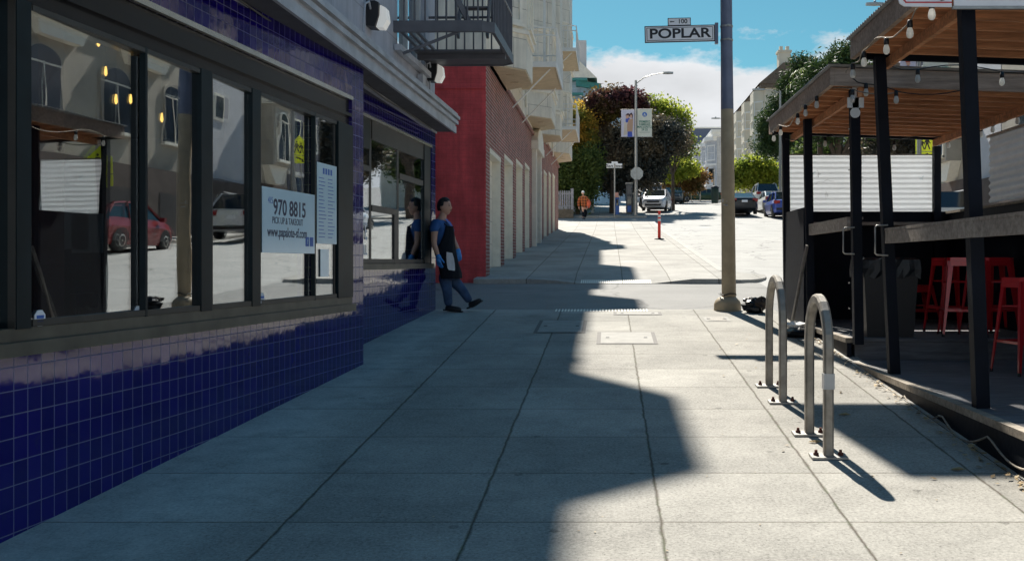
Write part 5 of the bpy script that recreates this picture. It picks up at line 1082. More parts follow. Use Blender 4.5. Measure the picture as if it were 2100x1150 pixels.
# ---------------------------------------------------------------- parklet shelters
SL=-.035
def post(t,D,z0,z1,xb,xt,mat=None,w_=.09):
    mb=MB(); mb.bar((xb+w_/2,D+w_/2,z0),(xt+w_/2,D+w_/2,z1),w_,w_,up=(0,1,0)); return mb.build('post',mat or M['blackwood'],t)
def corrugated(mb,fr,a0,a1,z0,z1,o,pitch=.068,amp=.006,mi=0):
    n=int((z1-z0)/pitch*6); vs=[];fs=[]
    for side in (0,.003):
        for i in range(n+1):
            z=z0+(z1-z0)*i/n; oo=o+side+amp*math.sin(2*math.pi*(z-z0)/pitch)
            vs+= [fr.pt(a0,oo,z),fr.pt(a1,oo,z)]
    for s_ in (0,1):
        b=s_*(2*(n+1))
        for i in range(n): fs.append((b+2*i,b+2*i+1,b+2*i+3,b+2*i+2))
    mb.add(vs,fs,mi,True)
def shelter(name,lab,x0,x1,d0,d1,zb_,posts,zdeck,dd0,dd1):
    """x0..x1 roof, zb_ = underside of the fascia at x0"""
    t=thing(name,lab,'parklet',((x0+x1)/2,(d0+d1)/2,zdeck))
    zr=lambda x:zb_+SL*(x-x0)
    fh=.17
    def slab(mb,xa,xb,ya,yb,za,zt,mi=0):     # follows the roof slope; za, zt above the underside
        v=[(x,y,zr(x)+z) for z in (za,zt) for y in (ya,yb) for x in (xa,xb)]
        mb.add(v,[(0,2,3,1),(4,5,7,6),(0,1,5,4),(2,6,7,3),(0,4,6,2),(1,3,7,5)],mi)
    mb=MB(); slab(mb,x0,x0+.04,d0,d1,0,fh); mb.build('fascia',M['fascia'],t)
    mb=MB(); slab(mb,x0+.042,x1,d0,d0+.04,0,fh); mb.build('fascia',M['fascia'],t)
    mb=MB(); slab(mb,x0+.042,x1,d1-.04,d1,0,fh); mb.build('fascia',M['blackwood'],t)
    mb=MB(); slab(mb,x1,x1+.04,d0,d1,0,fh); mb.build('fascia',M['edgeboard'],t)
    mb=MB(); mb.bar((2.42,d0+.05,zr(2.42)-.045),(2.42,d1-.05,zr(2.42)-.045),.04,.085); mb.build('beam',M['fir'],t)
    mb=MB(); mb.bar((x1-.15,d0+.05,zr(x1-.15)-.045),(x1-.15,d1-.05,zr(x1-.15)-.045),.04,.085); mb.build('beam',M['fir'],t)
    n=int((d1-d0)/.30)
    for i in range(1,n):
        y=d0+(d1-d0)*i/n; mb=MB(); slab(mb,x0+.045,x1-.01,y-.022,y+.022,0.,.115); mb.build('rafter',M['fir'],t)
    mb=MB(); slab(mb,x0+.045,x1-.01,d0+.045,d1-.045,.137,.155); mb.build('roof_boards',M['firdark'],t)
    # corrugated roofing, ridges across
    k=int((d1-d0+.1)/.068*5); vs=[];fs=[]
    for s_ in (0,.004):
        for i in range(k+1):
            y=d0-.05+(d1-d0+.1)*i/k; zz=fh+.015+.009*math.sin(2*math.pi*(y-d0)/.068)+s_
            vs+=[(x0-.03,y,zr(x0)+zz),(x1+.03,y,zr(x1)+zz)]
    for s_ in (0,1):
        b=s_*2*(k+1)
        for i in range(k): fs.append((b+2*i,b+2*i+1,b+2*i+3,b+2*i+2))
    for i in range(k): fs.append((2*i,2*i+2,2*(k+1)+2*i+2,2*(k+1)+2*i))
    mb=MB(); mb.add(vs,fs,0,True); mb.build('corrugated_roof',M['corrroof'],t)
    for (D,xb,xt) in posts: post(t,D,zdeck-.05,zr(2.4)-.005,xb,xt)
    for D in (d0+.1,d1-.19): post(t,D,zdeck-.05,zr(x1-.15)-.1,x1-.19,x1-.19)
    n=int((dd1-dd0)/.14)
    mb=MB(); 
    for i in range(n):
        a=dd0+(dd1-dd0)*i/n; mb.box(2.40,4.55,a,a+(dd1-dd0)/n-.006,zdeck-.03,zdeck)
    mb.box(2.42,4.5,dd0+.01,dd1-.01,-.2+g(dd0),zdeck-.034); mb.build('deck',M['deck'],t)
    mb=MB(); mb.box(2.325,2.395,dd0,dd1,zdeck-.04,zdeck+.008); mb.build('deck_edge',M['edgeboard'],t)
    mb=MB(); mb.box(2.34,2.385,dd0,dd1,-.1+g(dd0),zdeck-.042); mb.build('deck_skirt',M['blackwood'],t)
    return t,zr
pA,zrA=shelter('parklet_shelter','nearer parklet shelter with black posts, orange rafters and corrugated roof',2.12,4.75,6.40,8.80,3.385,[(6.57,2.415,2.31),(8.59,2.415,2.285)],.64,4.6,9.84)
pB,zrB=shelter('parklet_shelter','farther parklet shelter with clear corrugated wind screens and black walls',2.12,4.45,9.60,13.30,3.30,[(9.72,2.385,2.345),(11.75,2.33,2.29),(13.12,2.30,2.27)],.85,9.85,13.3)
def rail(t,D0_,D1_,z,x=2.40,h=.105):
    mb=MB(); mb.box(x-.02,x+.015,D0_,D1_,z-h/2,z+h/2); mb.box(x-.022,x+.14,D0_,D1_,z+h/2+.001,z+h/2+.025); mb.build('rail',M['rail'],t)
rail(pA,5.0,8.60,1.815,2.385); rail(pB,9.85,11.74,1.97,2.36)
# end wall of the far shelter, road side walls
E1=Fr((2.33,13.2),(4.45,13.2))
mb=MB(); mb.fbox(E1,0,2.12,-.05,.0,.5,2.24); mb.fbox(E1,0,2.12,-.06,.02,2.241,2.27); mb.build('end_wall',M['blackwood'],pB)
mb=MB(); mb.fbox(E1,.1,2.1,.01,.30,2.08,2.12); mb.build('wall_shelf',M['rail'],pB)
mb=MB(); corrugated(mb,E1,.05,2.0,2.27,3.01,-.03); ws=mb.build('wind_screen',M['corrclear'],pB)
rn=random.Random(12)
for k in range(7):      # faint scratched scribbles on the plastic
    a,z=rn.uniform(.3,1.85),rn.uniform(2.45,2.9); pts=[]
    for q in range(7): a=min(1.9,max(.1,a+rn.uniform(-.06,.07))); z=min(2.97,max(2.32,z+rn.uniform(-.07,.06))); pts.append(E1.pt(a,-.020,z))
    mb=MB(); mb.tube(pts,.0025,4); mb.build('scratch_mark',M['posterblue'] if k%2 else M['silverpaint'],ws)
for a in (.95,1.95): 
    mb=MB(); mb.fbox(E1,a,a+.05,-.02,.0,2.27,3.03); mb.build('screen_batten',M['blackwood'],pB)
mb=MB(); mb.fbox(E1,.05,2.0,-.03,-.005,3.012,3.028); mb.build('screen_rail',M['galv'],pB)
mb=MB(); mb.box(2.30,2.35,11.84,13.14,.5,2.25); mb.build('side_wall',M['blackwood'],pB)
S1_=Fr((4.45,13.2),(4.45,4.6))
mb=MB(); mb.fbox(S1_,0,3.36,-.05,0,.3,2.24); mb.build('road_wall',M['blackwood'],pB)
mb=MB(); mb.fbox(S1_,3.37,8.6,-.05,0,.3,2.26); mb.build('road_wall',M['blackwood'],pA)
mb=MB(); mb.fbox(S1_,.0,3.36,-.07,.02,2.241,2.27); mb.build('wall_cap',M['edgeboard'],pB)
mb=MB(); mb.fbox(S1_,3.37,8.6,.02,.36,2.00,2.035); mb.fbox(S1_,3.37,8.6,.01,.03,1.85,1.99); mb.build('bar_counter',M['rail'],pA)
mb=MB(); mb.fbox(S1_,.3,3.36,.0,.33,1.98,2.015); mb.build('bar_counter',M['rail'],pB)
mb=MB(); corrugated(mb,S1_,1.45,3.33,2.30,3.06,-.02,.085,.012); mb.build('wind_screen',M['corrgrey'],pB)
mb=MB(); corrugated(mb,S1_,3.38,8.5,2.33,3.1,-.02,.085,.012); mb.build('wind_screen',M['corrgrey'],pA)
mb=MB(); mb.fbox(S1_,1.42,3.35,-.03,.01,3.06,3.09); mb.build('screen_rail',M['galv'],pB)
# small steel hardware
for t,D,z,x in ((pB,9.72,1.83,2.385),(pA,8.59,1.81,2.395)):
    mb=MB(); z1=z+.02; mb.tube([(x-.005,D-.01,z1+.09),(x-.10,D-.01,z1+.085),(x-.115,D-.01,z1+.07),(x-.115,D-.01,z1-.15),(x-.10,D-.01,z1-.165),(x-.005,D-.01,z1-.17)],.008,6); mb.build('handle',M['galv'],t)
mb=MB(); mb.box(2.31,2.47,9.705,9.715,3.10,3.20); mb.box(2.36,2.42,9.705,9.715,3.04,3.20+.1); mb.lathe((2.385,9.700,3.05),[(.05,0),(.05,.008)],14,0,'y'); mb.build('bracket_plate',M['white'],pB)
mb=MB()
for i,z in enumerate((.9,1.15,1.4,2.0,2.5,2.9)): mb.lathe((2.34-.001*i,9.75,z),[(.008,0),(.008,.006)],6,0,'y')
mb.build('screw',M['galv'],pB)
# sign boards on the front of the near roof
fb_=Fr((1.80,6.35),(3.4,6.35))
t=thing('fascia_sign','white rounded board with a red border hanging on the near roof edge','sign',(2.0,6.35,3.3))
pts=[(.07,3.222),(.37,3.218),(.37,3.62),(.03,3.62),(.03,3.27),(.04,3.24)]
mb=MB(); mb.fprism(fb_,pts,0,.012); mb.build('board',M['signwhite'],t); mb=MB()
mb.fbox(fb_,.075,.37,.013,.015,3.242,3.250); mb.bar(fb_.pt(.08,.014,3.246),fb_.pt(.055,.014,3.275),.008,.003,up=(0,1,0)); mb.fbox(fb_,.05,.058,.013,.015,3.275,3.62); mb.build('border',M['signred'],t)
t=thing('fascia_sign','wide white board with a red border right of the near post','sign',(2.7,6.35,3.3))
mb=MB(); mb.fbox(fb_,.385,1.5,0,.012,3.225,3.62); mb.build('board',M['signwhite'],t); mb=MB(); mb.fbox(fb_,.46,1.5,.013,.015,3.262,3.270); mb.build('border',M['signred'],t); mb=MB(); mb.fbox(fb_,.375,1.5,-.01,.014,3.205,3.224); mb.build('lower_rim',M['galv'],t)
# leaning prop pole and sandbag outside the far shelter
mb=MB(); mb.bar(P(1655,503,11.7),P(1623,668,12.0),.03,.03); prop(mb.build('prop_pole',M['galv']),'slim grey pole leaning against the outer post of the farther parklet','pole')
t=thing('sandbag','black sandbag with crumpled white plastic at the parklet corner','sandbag',(2.2,11.3,g(11.3))); z=g(11.3)
mb=MB(); blob(mb,(2.16,11.3,z+.055),.2,.15,.065,2,.12); mb.build('bag',M['bag'],t); mb=MB(); blob(mb,(2.12,11.35,z+.13),.13,.1,.035,9,.4); blob(mb,(2.27,11.2,z+.14),.04,.03,.03,4,.3); mb.build('white_plastic',M['white'],t)
# cable clipped to the deck edge
mb=MB(); pts=[]
for i in range(60):
    d=5.3+i*.075; s_=abs(math.sin(d*3.6)); pts.append((2.315-.005*s_,d,.64-.10-.10*s_ + (.02 if d>8 else 0)+max(0,(d-7.2))*.02))
mb.tube(pts,.007,6); prop(mb.build('edge_cable',M['edgeboard']),'pale cable looped along the dark deck edge of the nearer parklet','cable')
# litter leaves in the gutter
mb=MB(); rnd=random.Random(4)
for i in range(420):
    d=rnd.uniform(5.2,11.5); x=2.30-abs(rnd.gauss(0,.05)); 
    if rnd.random()<.08: x=rnd.uniform(1.0,2.25)
    z=g(d)+.006+rnd.random()*.02*(x>2.2); s=rnd.uniform(.008,.028); a=rnd.uniform(0,6.3); u=Vector((math.cos(a),math.sin(a),rnd.uniform(-.3,.3)))*s; v=Vector((-math.sin(a),math.cos(a),rnd.uniform(-.2,.4)))*s*.5; c=Vector((x,d,z+.004))
    mb.add([c-u,c-v,c+u,c+v],[(0,1,2,3)])
for i in range(160):
    d=rnd.uniform(4.4,13.5); x=rnd.uniform(-1.2,1.9); s=rnd.uniform(.003,.011); a=rnd.uniform(0,6.3); u=Vector((math.cos(a),math.sin(a),0))*s; v=Vector((-math.sin(a),math.cos(a),0))*s*.6; c=Vector((x,d,g(d)+.006)); mb.add([c-u,c-v,c+u,c+v],[(0,1,2,3)])
prop(mb.build('leaf_litter',M['lf_dry']),'dry leaf litter and crumbs scattered along the parklet edge','leaf litter',kind='stuff')
for k,(x,y,lab) in enumerate(((1965,965,'pale crumpled leaf lying at the front edge of the parklet shadow'),(1672,908,'flat pale scrap lying between the feet of the nearer rack'),(1732,852,'small dark leaf in the middle of the square shadow'))):
    D=3280/(y-400.); c=P(x,y,D)+Vector((0,0,.008)); mb=MB(); s=.05
    mb.add([c+Vector((-s,0,0)),c+Vector((-s*.2,-.012,.006)),c+Vector((s,0,.0)),c+Vector((s*.3,.02,.012)),c+Vector((-s*.4,.022,.006)),c+Vector((0,.004,-.004))],[(0,1,5),(1,2,5),(2,3,5),(3,4,5),(4,0,5)]); prop(mb.build('fallen_leaf',M['lf_dry']),lab,'leaf')
# ---------------------------------------------------------------- stools, bin
def stool(x,d,z0,h,rz,lab,group='red metal stools in the parklets'):
    t=thing('metal_stool',lab,'stool',(x,d,z0),rz,group); s0,s1_=.145,.215
    mb=MB(); mb.prism([(-.155,-.13),(-.13,-.155),(.13,-.155),(.155,-.13),(.155,.13),(.13,.155),(-.13,.155),(-.155,.13)],h-.035,h); mb.build('seat',M['red'],t,local=True)
    mb=MB()
    for a,b,c,e in ((-.13,.13,-.156,-.146),(-.13,.13,.146,.156),(-.156,-.146,-.13,.13),(.146,.156,-.13,.13)): mb.box(a,b,c,e,h-.085,h-.036)
    mb.build('apron',M['red'],t,local=True)
    for i,j in ((-1,-1),(1,-1),(-1,1),(1,1)):
        mb=MB(); top=Vector((i*s0,j*s0,h-.03)); bot=Vector((i*s1_,j*s1_,.012)); wt,wb=.052,.022
        for ax in (0,1):
            vs=[]
            for p,w_ in ((top,wt),(bot,wb)):
                e=Vector((-i*w_,0,0)) if ax==0 else Vector((0,-j*w_,0)); th=Vector((0,-j*.004,0)) if ax==0 else Vector((-i*.004,0,0))
                vs+=[p,p+e,p+e+th,p+th]
            mb.add(vs,[(0,1,5,4),(1,2,6,5),(2,3,7,6),(3,0,4,7),(0,3,2,1),(4,5,6,7)])
        lg=mb.build('leg',M['red'],t,local=True); mb=MB(); mb.lathe(bot-Vector((i*.01,j*.01,.012)),[(.016,0),(.014,.03)],8); mb.build('foot_cap',M['black'],lg,local=True)
    zf=h*.33; q=s1_-(s1_-s0)*.33-.01
    for a,b in (((-q,-q),(q,-q)),((q,-q),(q,q)),((q,q),(-q,q)),((-q,q),(-q,-q))):
        mb=MB(); mb.bar((*a,zf),(*b,zf),.006,.022); mb.build('footrest',M['red'],t,local=True)
    for s_ in (-1,1):
        mb=MB(); mb.bar((-s0*1.1,-s0*1.1*s_,h-.25),(s0*1.1,s0*1.1*s_,h-.25+.002*s_),.005,.014); mb.build('cross_brace',M['red'],t,local=True)
stool(X_(1950,10.75),10.75,.85,.80,.15,'tall red stool leftmost in the group behind the black post')
stool(X_(1972,10.25),10.25,.85,.80,-.2,'tall red stool second from the left, just left of the black post')
stool(X_(2028,10.3),10.3,.85,.80,.35,'tall red stool directly right of the black post')
stool(X_(1882,12.4),12.4,.85,.47,.1,'low red stool peeping out behind the black bin')
stool(X_(2105,8.65),8.65,.64,.83,.2,'red stool cut off by the right edge, standing on the nearer deck')
stool(X_(2040,10.95),10.95,.85,.80,.0,'tall red stool behind the stool right of the black post')
D=10.0; z=.85; t=thing('trash_bin','square black bin lined with a bin bag, behind the post in the parklet','bin',(X_(1828,D),D+.25,z))
xa,xb=X_(1772,D),X_(1884,D)
mb=MB(); v=[(xa+.04,D+.03,z+.0),(xb-.04,D+.03,z),(xb-.04,D+.47,z),(xa+.04,D+.47,z),(xa,D,z+.68),(xb,D,z+.68),(xb,D+.5,z+.68),(xa,D+.5,z+.68)]
mb.add(v,[(0,1,5,4),(1,2,6,5),(2,3,7,6),(3,0,4,7),(3,2,1,0)]); mb.build('body',M['black'],t)
mb=MB(); n=40; vs=[];rn=random.Random(3)
def sq(k,e):
    q=k/n*4; s=int(q)%4; f=q-int(q); a,b,c,d_=xa-e,xb+e,D-e,D+.5+e
    return [(a+(b-a)*f,c),(b,c+(d_-c)*f),(b-(b-a)*f,d_),(a,d_-(d_-c)*f)][s]
rows=((.012,.60,.012),(.018,.68,.008),(.012,.78,.006),(-.03,.80,.004),(-.06,.72,.0))
for e,zz,j in rows:
    for k in range(n): x,y=sq(k,e+rn.uniform(-j,j)); vs.append((x,y,z+zz+rn.uniform(-j,j)*1.6))
fs=[(i*n+k,i*n+(k+1)%n,(i+1)*n+(k+1)%n,(i+1)*n+k) for i in range(len(rows)-1) for k in range(n)]
mb.add(vs,fs); mb.build('bin_liner',M['bag'],t)
mb=MB(); mb.tube([(xa-.02,D-.02,z+.0),(xa-.07,D-.02,z+.62)],.012,6); mb.build('lifting_bar',M['galv'],t)
# ---------------------------------------------------------------- string lights
def strand(lab,bulbs,ends,drop=.09):
    t=thing('string_lights',lab,'string lights',P(*bulbs[0]),group='string lights on the parklets')
    anc=[P(*e) for e in ends[:1]]+[P(x,y,D)+Vector((0,0,drop)) for x,y,D in bulbs]+[P(*e) for e in ends[1:]]
    pts=[]
    for i,(a,b) in enumerate(zip(anc,anc[1:])):
        for k in range(6):
            q=k/6; p=a.lerp(b,q); p.z+=.055*math.sin(q*math.pi)*(1 if i%2 else -1)*(b-a).length*1.2; p.x+=.012*math.sin(q*6.28+i); pts.append(p)
    pts.append(anc[-1]); mb=MB(); mb.tube(pts,.0055,5); mb.build('wire',M['edgeboard'] if 'edge' in lab else M['black'],t)
    for x,y,D in bulbs:
        p=P(x,y,D); mb=MB(); mb.lathe(p,[(.010,.09),(.019,.085),(.021,.045),(.017,.035)],10); so_=mb.build('socket',M['black'],t)
        mb=MB(); mb.lathe(p,[(.002,-.038),(.012,-.036),(.022,-.024),(.0255,-.006),(.022,.014),(.015,.036)],14); mb.build('bulb',M['bulb'],so_)
        mb=MB(); mb.tube([p+Vector((-.004,0,.03)),p+Vector((-.004,0,-.02)),p+Vector((.004,0,-.02)),p+Vector((.004,0,.03))],.0016,4); mb.build('filament',M['galv'],so_)
e=lambda x:2.09*F/(x-1250)
strand('string lights looped along the left edge of the nearer roof',[(1911,30,6.52),(1866,68,6.98),(1818,102,7.6),(1772,128,8.25),(1749,152,8.62)],[(1960,-20,6.1),(1735,150,8.8)])
strand('string lights crossing between the two parklet roofs',[(1882,162,9.3),(2055,168,9.3)],[(1780,110,8.8),(2200,120,9.3)])
strand('string lights looped along the left edge of the farther roof',[(1748,203,9.55),(1675,215,10.2),(1652,232,10.7),(1636,249,11.15),(1601,272,12.25),(1587,284,12.8)],[(1838,190,9.6),(1582,260,13.2)])
strand('string lights hanging under the front beam of the farther roof',[(1838,205,9.58),(1776,190,9.6)],[(1990,180,9.58),(1745,160,9.6)],.08)
strand('string lights hung across the far end of the farther parklet',[(1692,295,12.9),(1762,299,12.9),(1834,303,12.9),(1945,298,12.9),(2012,276,11.9),(2036,266,11.6),(2087,248,10.8)],[(1610,285,13.0),(2200,200,10.0)])
# ---------------------------------------------------------------- cars
def car(name,lab,paint,x,d,rz,kind='hatch',group=None,z=None,detail=True):
    z=g(d)-.115 if z is None else z
    t=thing(name,lab,'car',(x,d,z),rz,group)       # local: +y forward
    L_={'hatch':4.1,'sedan':4.7,'suv':4.8}[kind]; W=.87 if kind!='suv' else .94
    if kind=='hatch': st=[(2.05,.28,.62,.62),(1.95,.22,.78,.70),(1.6,.2,.90,.82),(1.15,.2,1.02,.87),(.2,.2,1.0,.87),(-1.2,.2,1.02,.87),(-1.8,.22,1.02,.85),(-2.0,.3,.95,.78),(-2.05,.4,.8,.7)]; gh=[(1.2,1.0),(.45,1.5),(-.2,1.56),(-1.3,1.50),(-1.85,1.02)]
    elif kind=='sedan': st=[(2.35,.3,.58,.62),(2.25,.22,.70,.72),(1.8,.2,.84,.83),(1.1,.2,.95,.87),(.2,.2,.96,.87),(-1.2,.2,1.0,.87),(-2.0,.22,1.04,.84),(-2.28,.3,1.0,.76),(-2.35,.4,.85,.7)]; gh=[(1.2,.94),(.35,1.40),(-.3,1.44),(-1.0,1.38),(-1.85,1.02)]
    else: st=[(2.38,.35,.78,.72),(2.28,.28,.98,.82),(1.9,.26,1.08,.9),(1.2,.26,1.14,.94),(.2,.26,1.12,.94),(-1.5,.26,1.14,.94),(-2.2,.3,1.14,.9),(-2.35,.4,1.1,.86),(-2.4,.5,.9,.8)]; gh=[(1.25,1.12),(.6,1.68),(-.2,1.76),(-1.8,1.72),(-2.28,1.14)]
    vs=[];fs=[];n=8
    for y,zb2,zt2,hw in st:
        hh=zt2-zb2
        vs+=[(-hw*.9,y,zb2),(-hw,y,zb2+hh*.25),(-hw,y,zb2+hh*.7),(-hw*.88,y,zt2),(hw*.88,y,zt2),(hw,y,zb2+hh*.7),(hw,y,zb2+hh*.25),(hw*.9,y,zb2)]
    for i in range(len(st)-1):
        for k in range(n): fs.append((i*n+k,i*n+(k+1)%n,(i+1)*n+(k+1)%n,(i+1)*n+k))
    fs+=[tuple(range(n)),tuple(range((len(st)-1)*n,len(st)*n))[::-1]]
    mb=MB(); mb.add(vs,fs,0,False)
    # roof and pillars
    tw=W*.72; roof=[p for p in gh if p[1]>gh[0][1]+.3]
    for a,b in zip(roof,roof[1:]): mb.add([(-tw,a[0],a[1]),(tw,a[0],a[1]),(tw,b[0],b[1]),(-tw,b[0],b[1]),(-tw-.03,a[0],a[1]-.06),(tw+.03,a[0],a[1]-.06),(tw+.03,b[0],b[1]-.06),(-tw-.03,b[0],b[1]-.06)],[(0,1,2,3),(0,3,7,4),(1,5,6,2)])
    bw=W*.86
    for s_ in (-1,1):
        for a,b in ((gh[0],gh[1]),(gh[-1],gh[-2])): mb.bar((s_*bw,a[0],a[1]),(s_*(tw+.005),b[0],b[1]-.01),.06,.07)
        m=(gh[2][0]+gh[3][0])/2+.15; mb.bar((s_*(bw+.01),m-.1,1.0),(s_*(tw+.01),m,gh[2][1]-.03),.05,.09)
        if kind=='suv': mb.bar((s_*(bw+.01),-1.25,1.1),(s_*(tw+.01),-1.2,1.70),.05,.12); mb.bar((s_*tw*.95,.4,1.80),(s_*tw*.95,-1.7,1.79),.03,.03)
    mb.build('body',paint,t,local=True)
    mb=MB(); prof=[(-(bw-.02),bw-.02)]*1
    vs=[];fs=[]
    for i,(y,zz) in enumerate(gh):
        w2=bw-.01 if i in (0,len(gh)-1) else tw-.01; vs+=[(-w2,y,zz-.012),(w2,y,zz-.012)]
    m_=len(gh)
    for i in range(m_-1): fs.append((2*i,2*i+1,2*i+3,2*i+2))
    fs+=[tuple(2*i for i in range(m_)),tuple(2*i+1 for i in range(m_))[::-1]]
    mb.add(vs,fs); mb.build('window_glass',M['carglass'],t,local=True)
    wr=.33 if kind!='suv' else .38
    for y in (L_/2-.85,-L_/2+.8):
        for s_ in (-1,1):
            mb=MB(); mb.lathe((s_*(W-.22),y,wr),[(wr*.7,0),(wr,.02*s_),(wr,.2*s_),(wr*.68,.225*s_)],18,0,'x'); wh=mb.build('wheel',M['tarblack'],t,local=True)
            if detail: mb=MB(); mb.lathe((s_*(W-.01),y,wr),[(wr*.66,0),(wr*.6,.022*s_),(wr*.15,.0),(wr*.1,.02*s_)],10,0,'x'); mb.build('rim',M['galv'],wh,local=True)
            mb=MB(); r=wr+.07; mb.add([(s_*(W+.006),y+r*math.cos(a*math.pi/10),max(.2,wr+r*math.sin(a*math.pi/10))) for a in range(11)],[tuple(range(11))]); 
            if detail: mb.build('wheel_arch',M['black'],t,local=True)
    for s_ in (-1,1):
        f_=st[1]; mb=MB(); mb.add([(s_*.38,st[0][0]+.0,f_[2]-.16),(s_*(f_[3]-.02),st[1][0]+.02,f_[2]-.10),(s_*(f_[3]+.03),st[2][0]+.1,f_[2]+.0),(s_*.42,st[1][0]+.06,f_[2]-.02)],[(0,1,2,3)]); mb.build('headlight',M['headl'],t,local=True)
        r_=st[-3]; mb=MB(); mb.box(min(s_*.5,s_*(r_[3]-.02)),max(s_*.5,s_*(r_[3]-.02)),st[-1][0]-.0,st[-1][0]+.3,r_[2]-.28,r_[2]-.08); mb.build('tail_light',M['tail'],t,local=True)
        mb=MB(); mb.box(min(s_*(W-.02),s_*(W+.14)),max(s_*(W-.02),s_*(W+.14)),gh[0][0]-.35,gh[0][0]-.22,gh[0][1]-.02,gh[0][1]+.12); mb.build('mirror',paint,t,local=True)
    if detail:
        mb=MB(); y=st[0][0]+.012; mb.box(-.42,.42,y-.03,y,.52,.62) ; mb.box(-.55,.55,y-.03,y,.30,.42); mb.build('grille',M['black'],t,local=True)
        mb=MB(); y=st[-1][0]-.012; mb.box(-.18,.18,y,y+.03,.72,.86); mb.build('number_plate',M['signwhite'],t,local=True)
        mb=MB(); mb.box(-.72,.72,st[-1][0]-.006,st[-1][0]+.2,.36,.50); mb.build('bumper',M['black'],t,local=True)
    return t
PI=math.pi
car('parked_car','silver hatchback parked facing the camera below the large dark tree',M['psilver'],X_(1347,68)+.1,70,PI-.18,'hatch')
car('moving_car','black sedan seen from behind, right of the tall pole',M['pblack'],X_(1528,62),64.5,0,'sedan')
cg='cars parked beyond the crossing on the right'
car('parked_car','white sport utility vehicle parked behind the black sedan, under the round tree',M['pwhite'],X_(1582,76),80,0,'suv',cg)
car('parked_car','white sedan parked at the right kerb between the utility vehicle and the blue car',M['pwhite'],X_(1593,66),68,0.02,'sedan',cg)
car('parked_car','blue car parked beside the black parklet wall, half hidden',M['pblue'],X_(1614,60),61.8,0.02,'hatch',cg)
car('parked_car','white vehicle glimpsed through the gap between parklet screens',M['pwhite'],X_(1958,36),38.5,0,'suv')
cr='cars mirrored in the shop windows'
car('parked_car','red hatchback parked across the street, mirrored in the big shop pane',M['pred'],13.3,30.7,0,'hatch',cr)
car('parked_car','black sport utility vehicle across the street, mirrored below the takeout sign',M['pblack'],12.9,42.6,0,'suv',cr)
car('parked_car','silver sedan ahead of the black utility vehicle across the street',M['psilver'],13.1,48.6,0,'sedan',cr)
car('parked_car','grey sedan parked behind the red hatchback across the street',M['pgrey'],13.3,24.6,0,'sedan',cr)
car('parked_car','grey hatchback parked under the small street tree by the signals',M['pgrey'],X_(1385,90),93,PI+.0,'hatch','cars waiting at the next crossing')
car('parked_car','dark green sedan crossing behind the lower red signal',simple('dark_green_paint2',(.02,.06,.04),.3,coat=.6),X_(1440,104),106,PI/2,'sedan','cars waiting at the next crossing')
car('parked_car','dark car with roof rack parked behind the silver hatchback',M['pblack'],X_(1338,76)+.0,78,PI,'suv')
hl=('silver','dark','white','grey')
for i in range(14):
    d=206+ (i//2)*20+ (i%2)*7; sh=.012*(d-112); xx=(4.3+sh if i%2==0 else 13.6+sh)
    car('distant_car','%s car, %s side of the far hill street, %s from the bottom'%(hl[(i*3+i//4)%4],'left' if i%2==0 else 'right',('first','second','third','fourth','fifth','sixth','seventh')[i//2]),(M['psilver'],M['pblack'],M['pwhite'],M['pgrey'])[(i*3+i//4)%4],xx,d,0,('hatch','sedan','suv')[i%3],'cars on the distant hill street',detail=False)
# ---------------------------------------------------------------- trees
def tree(name,lab,base,D,blobs,leaf,n,mat,trunk=.22,seed=1,group=None,mats=None,clr=.55,limbs=True,lean=0,depth=.8,shape=.55):
    """base px x; blobs (px,py,rx,ry) in photo pixels at distance D"""
    rnd=random.Random(seed); bx_=X_(base,D); z0=g(D)-.05; t=thing(name,lab,'tree',(bx_,D,z0),0,group)
    cl=[]; B=[]
    for (cx,cy,rx,ry,*dd) in blobs:
        c=P(cx,cy,D); c.y+=dd[0] if dd else 0; B.append((c,rx*D/F,ry*D/F))
    tot=sum(b[1]*b[2] for b in B)
    groups={}
    k=0
    for c,rx,rz in B:
        m=max(4,int(2.3*n*(rx*rz)/tot/38))
        for j in range(m):
            while True:
                v=Vector((rnd.gauss(0,1),rnd.gauss(0,1),rnd.gauss(0,1)));
                if v.length>.01: break
            v.normalize(); r=rnd.uniform(.45,1.0)**.6
            cc=c+Vector((v.x*rx*r,v.y*rx*depth*r,v.z*rz*r)); cl.append((cc,v,rx))
    mb=MB()
    for cc,v,rx in cl:
        cr_=clr*rnd.uniform(.6,1.35); mlf=int(38*rnd.uniform(.6,1.3))
        for q in range(mlf):
            q3=Vector((rnd.gauss(0,1),rnd.gauss(0,1),rnd.gauss(0,1)*.7)); q3=q3*min(1,1.35/max(.01,q3.length)); p=cc+q3*cr_; s=leaf*rnd.uniform(.6,1.3)
            a=Vector((rnd.gauss(0,1),rnd.gauss(0,1),rnd.gauss(0,.8))).normalized(); b=a.cross(Vector((rnd.gauss(0,1),rnd.gauss(0,1),rnd.gauss(0,1)))).normalized()
            mb.add([p-a*s,p-b*s*shape,p+a*s,p+b*s*shape],[(0,1,2,3)])
    mb.build('crown',mat,t)
    mb=MB(); top=sum((b[0] for b in B),Vector())/len(B); fork=Vector((bx_+lean,D,z0+(top.z-z0)*.42))
    mb.tube([(bx_,D,z0-.1),(bx_+lean*.5,D,(z0+fork.z)/2),fork],[trunk,trunk*.8,trunk*.7],8)
    if limbs:
        for c,rx,rz in B:
            mid=fork.lerp(c,.5)+Vector((rnd.uniform(-.3,.3),rnd.uniform(-.3,.3),-.2)); mb.tube([fork-Vector((0,0,.1)),mid,c+Vector((0,0,rz*.3))],[trunk*.55,trunk*.35,trunk*.12],6)
    mb.build('trunk',M['trunk'],t); return t
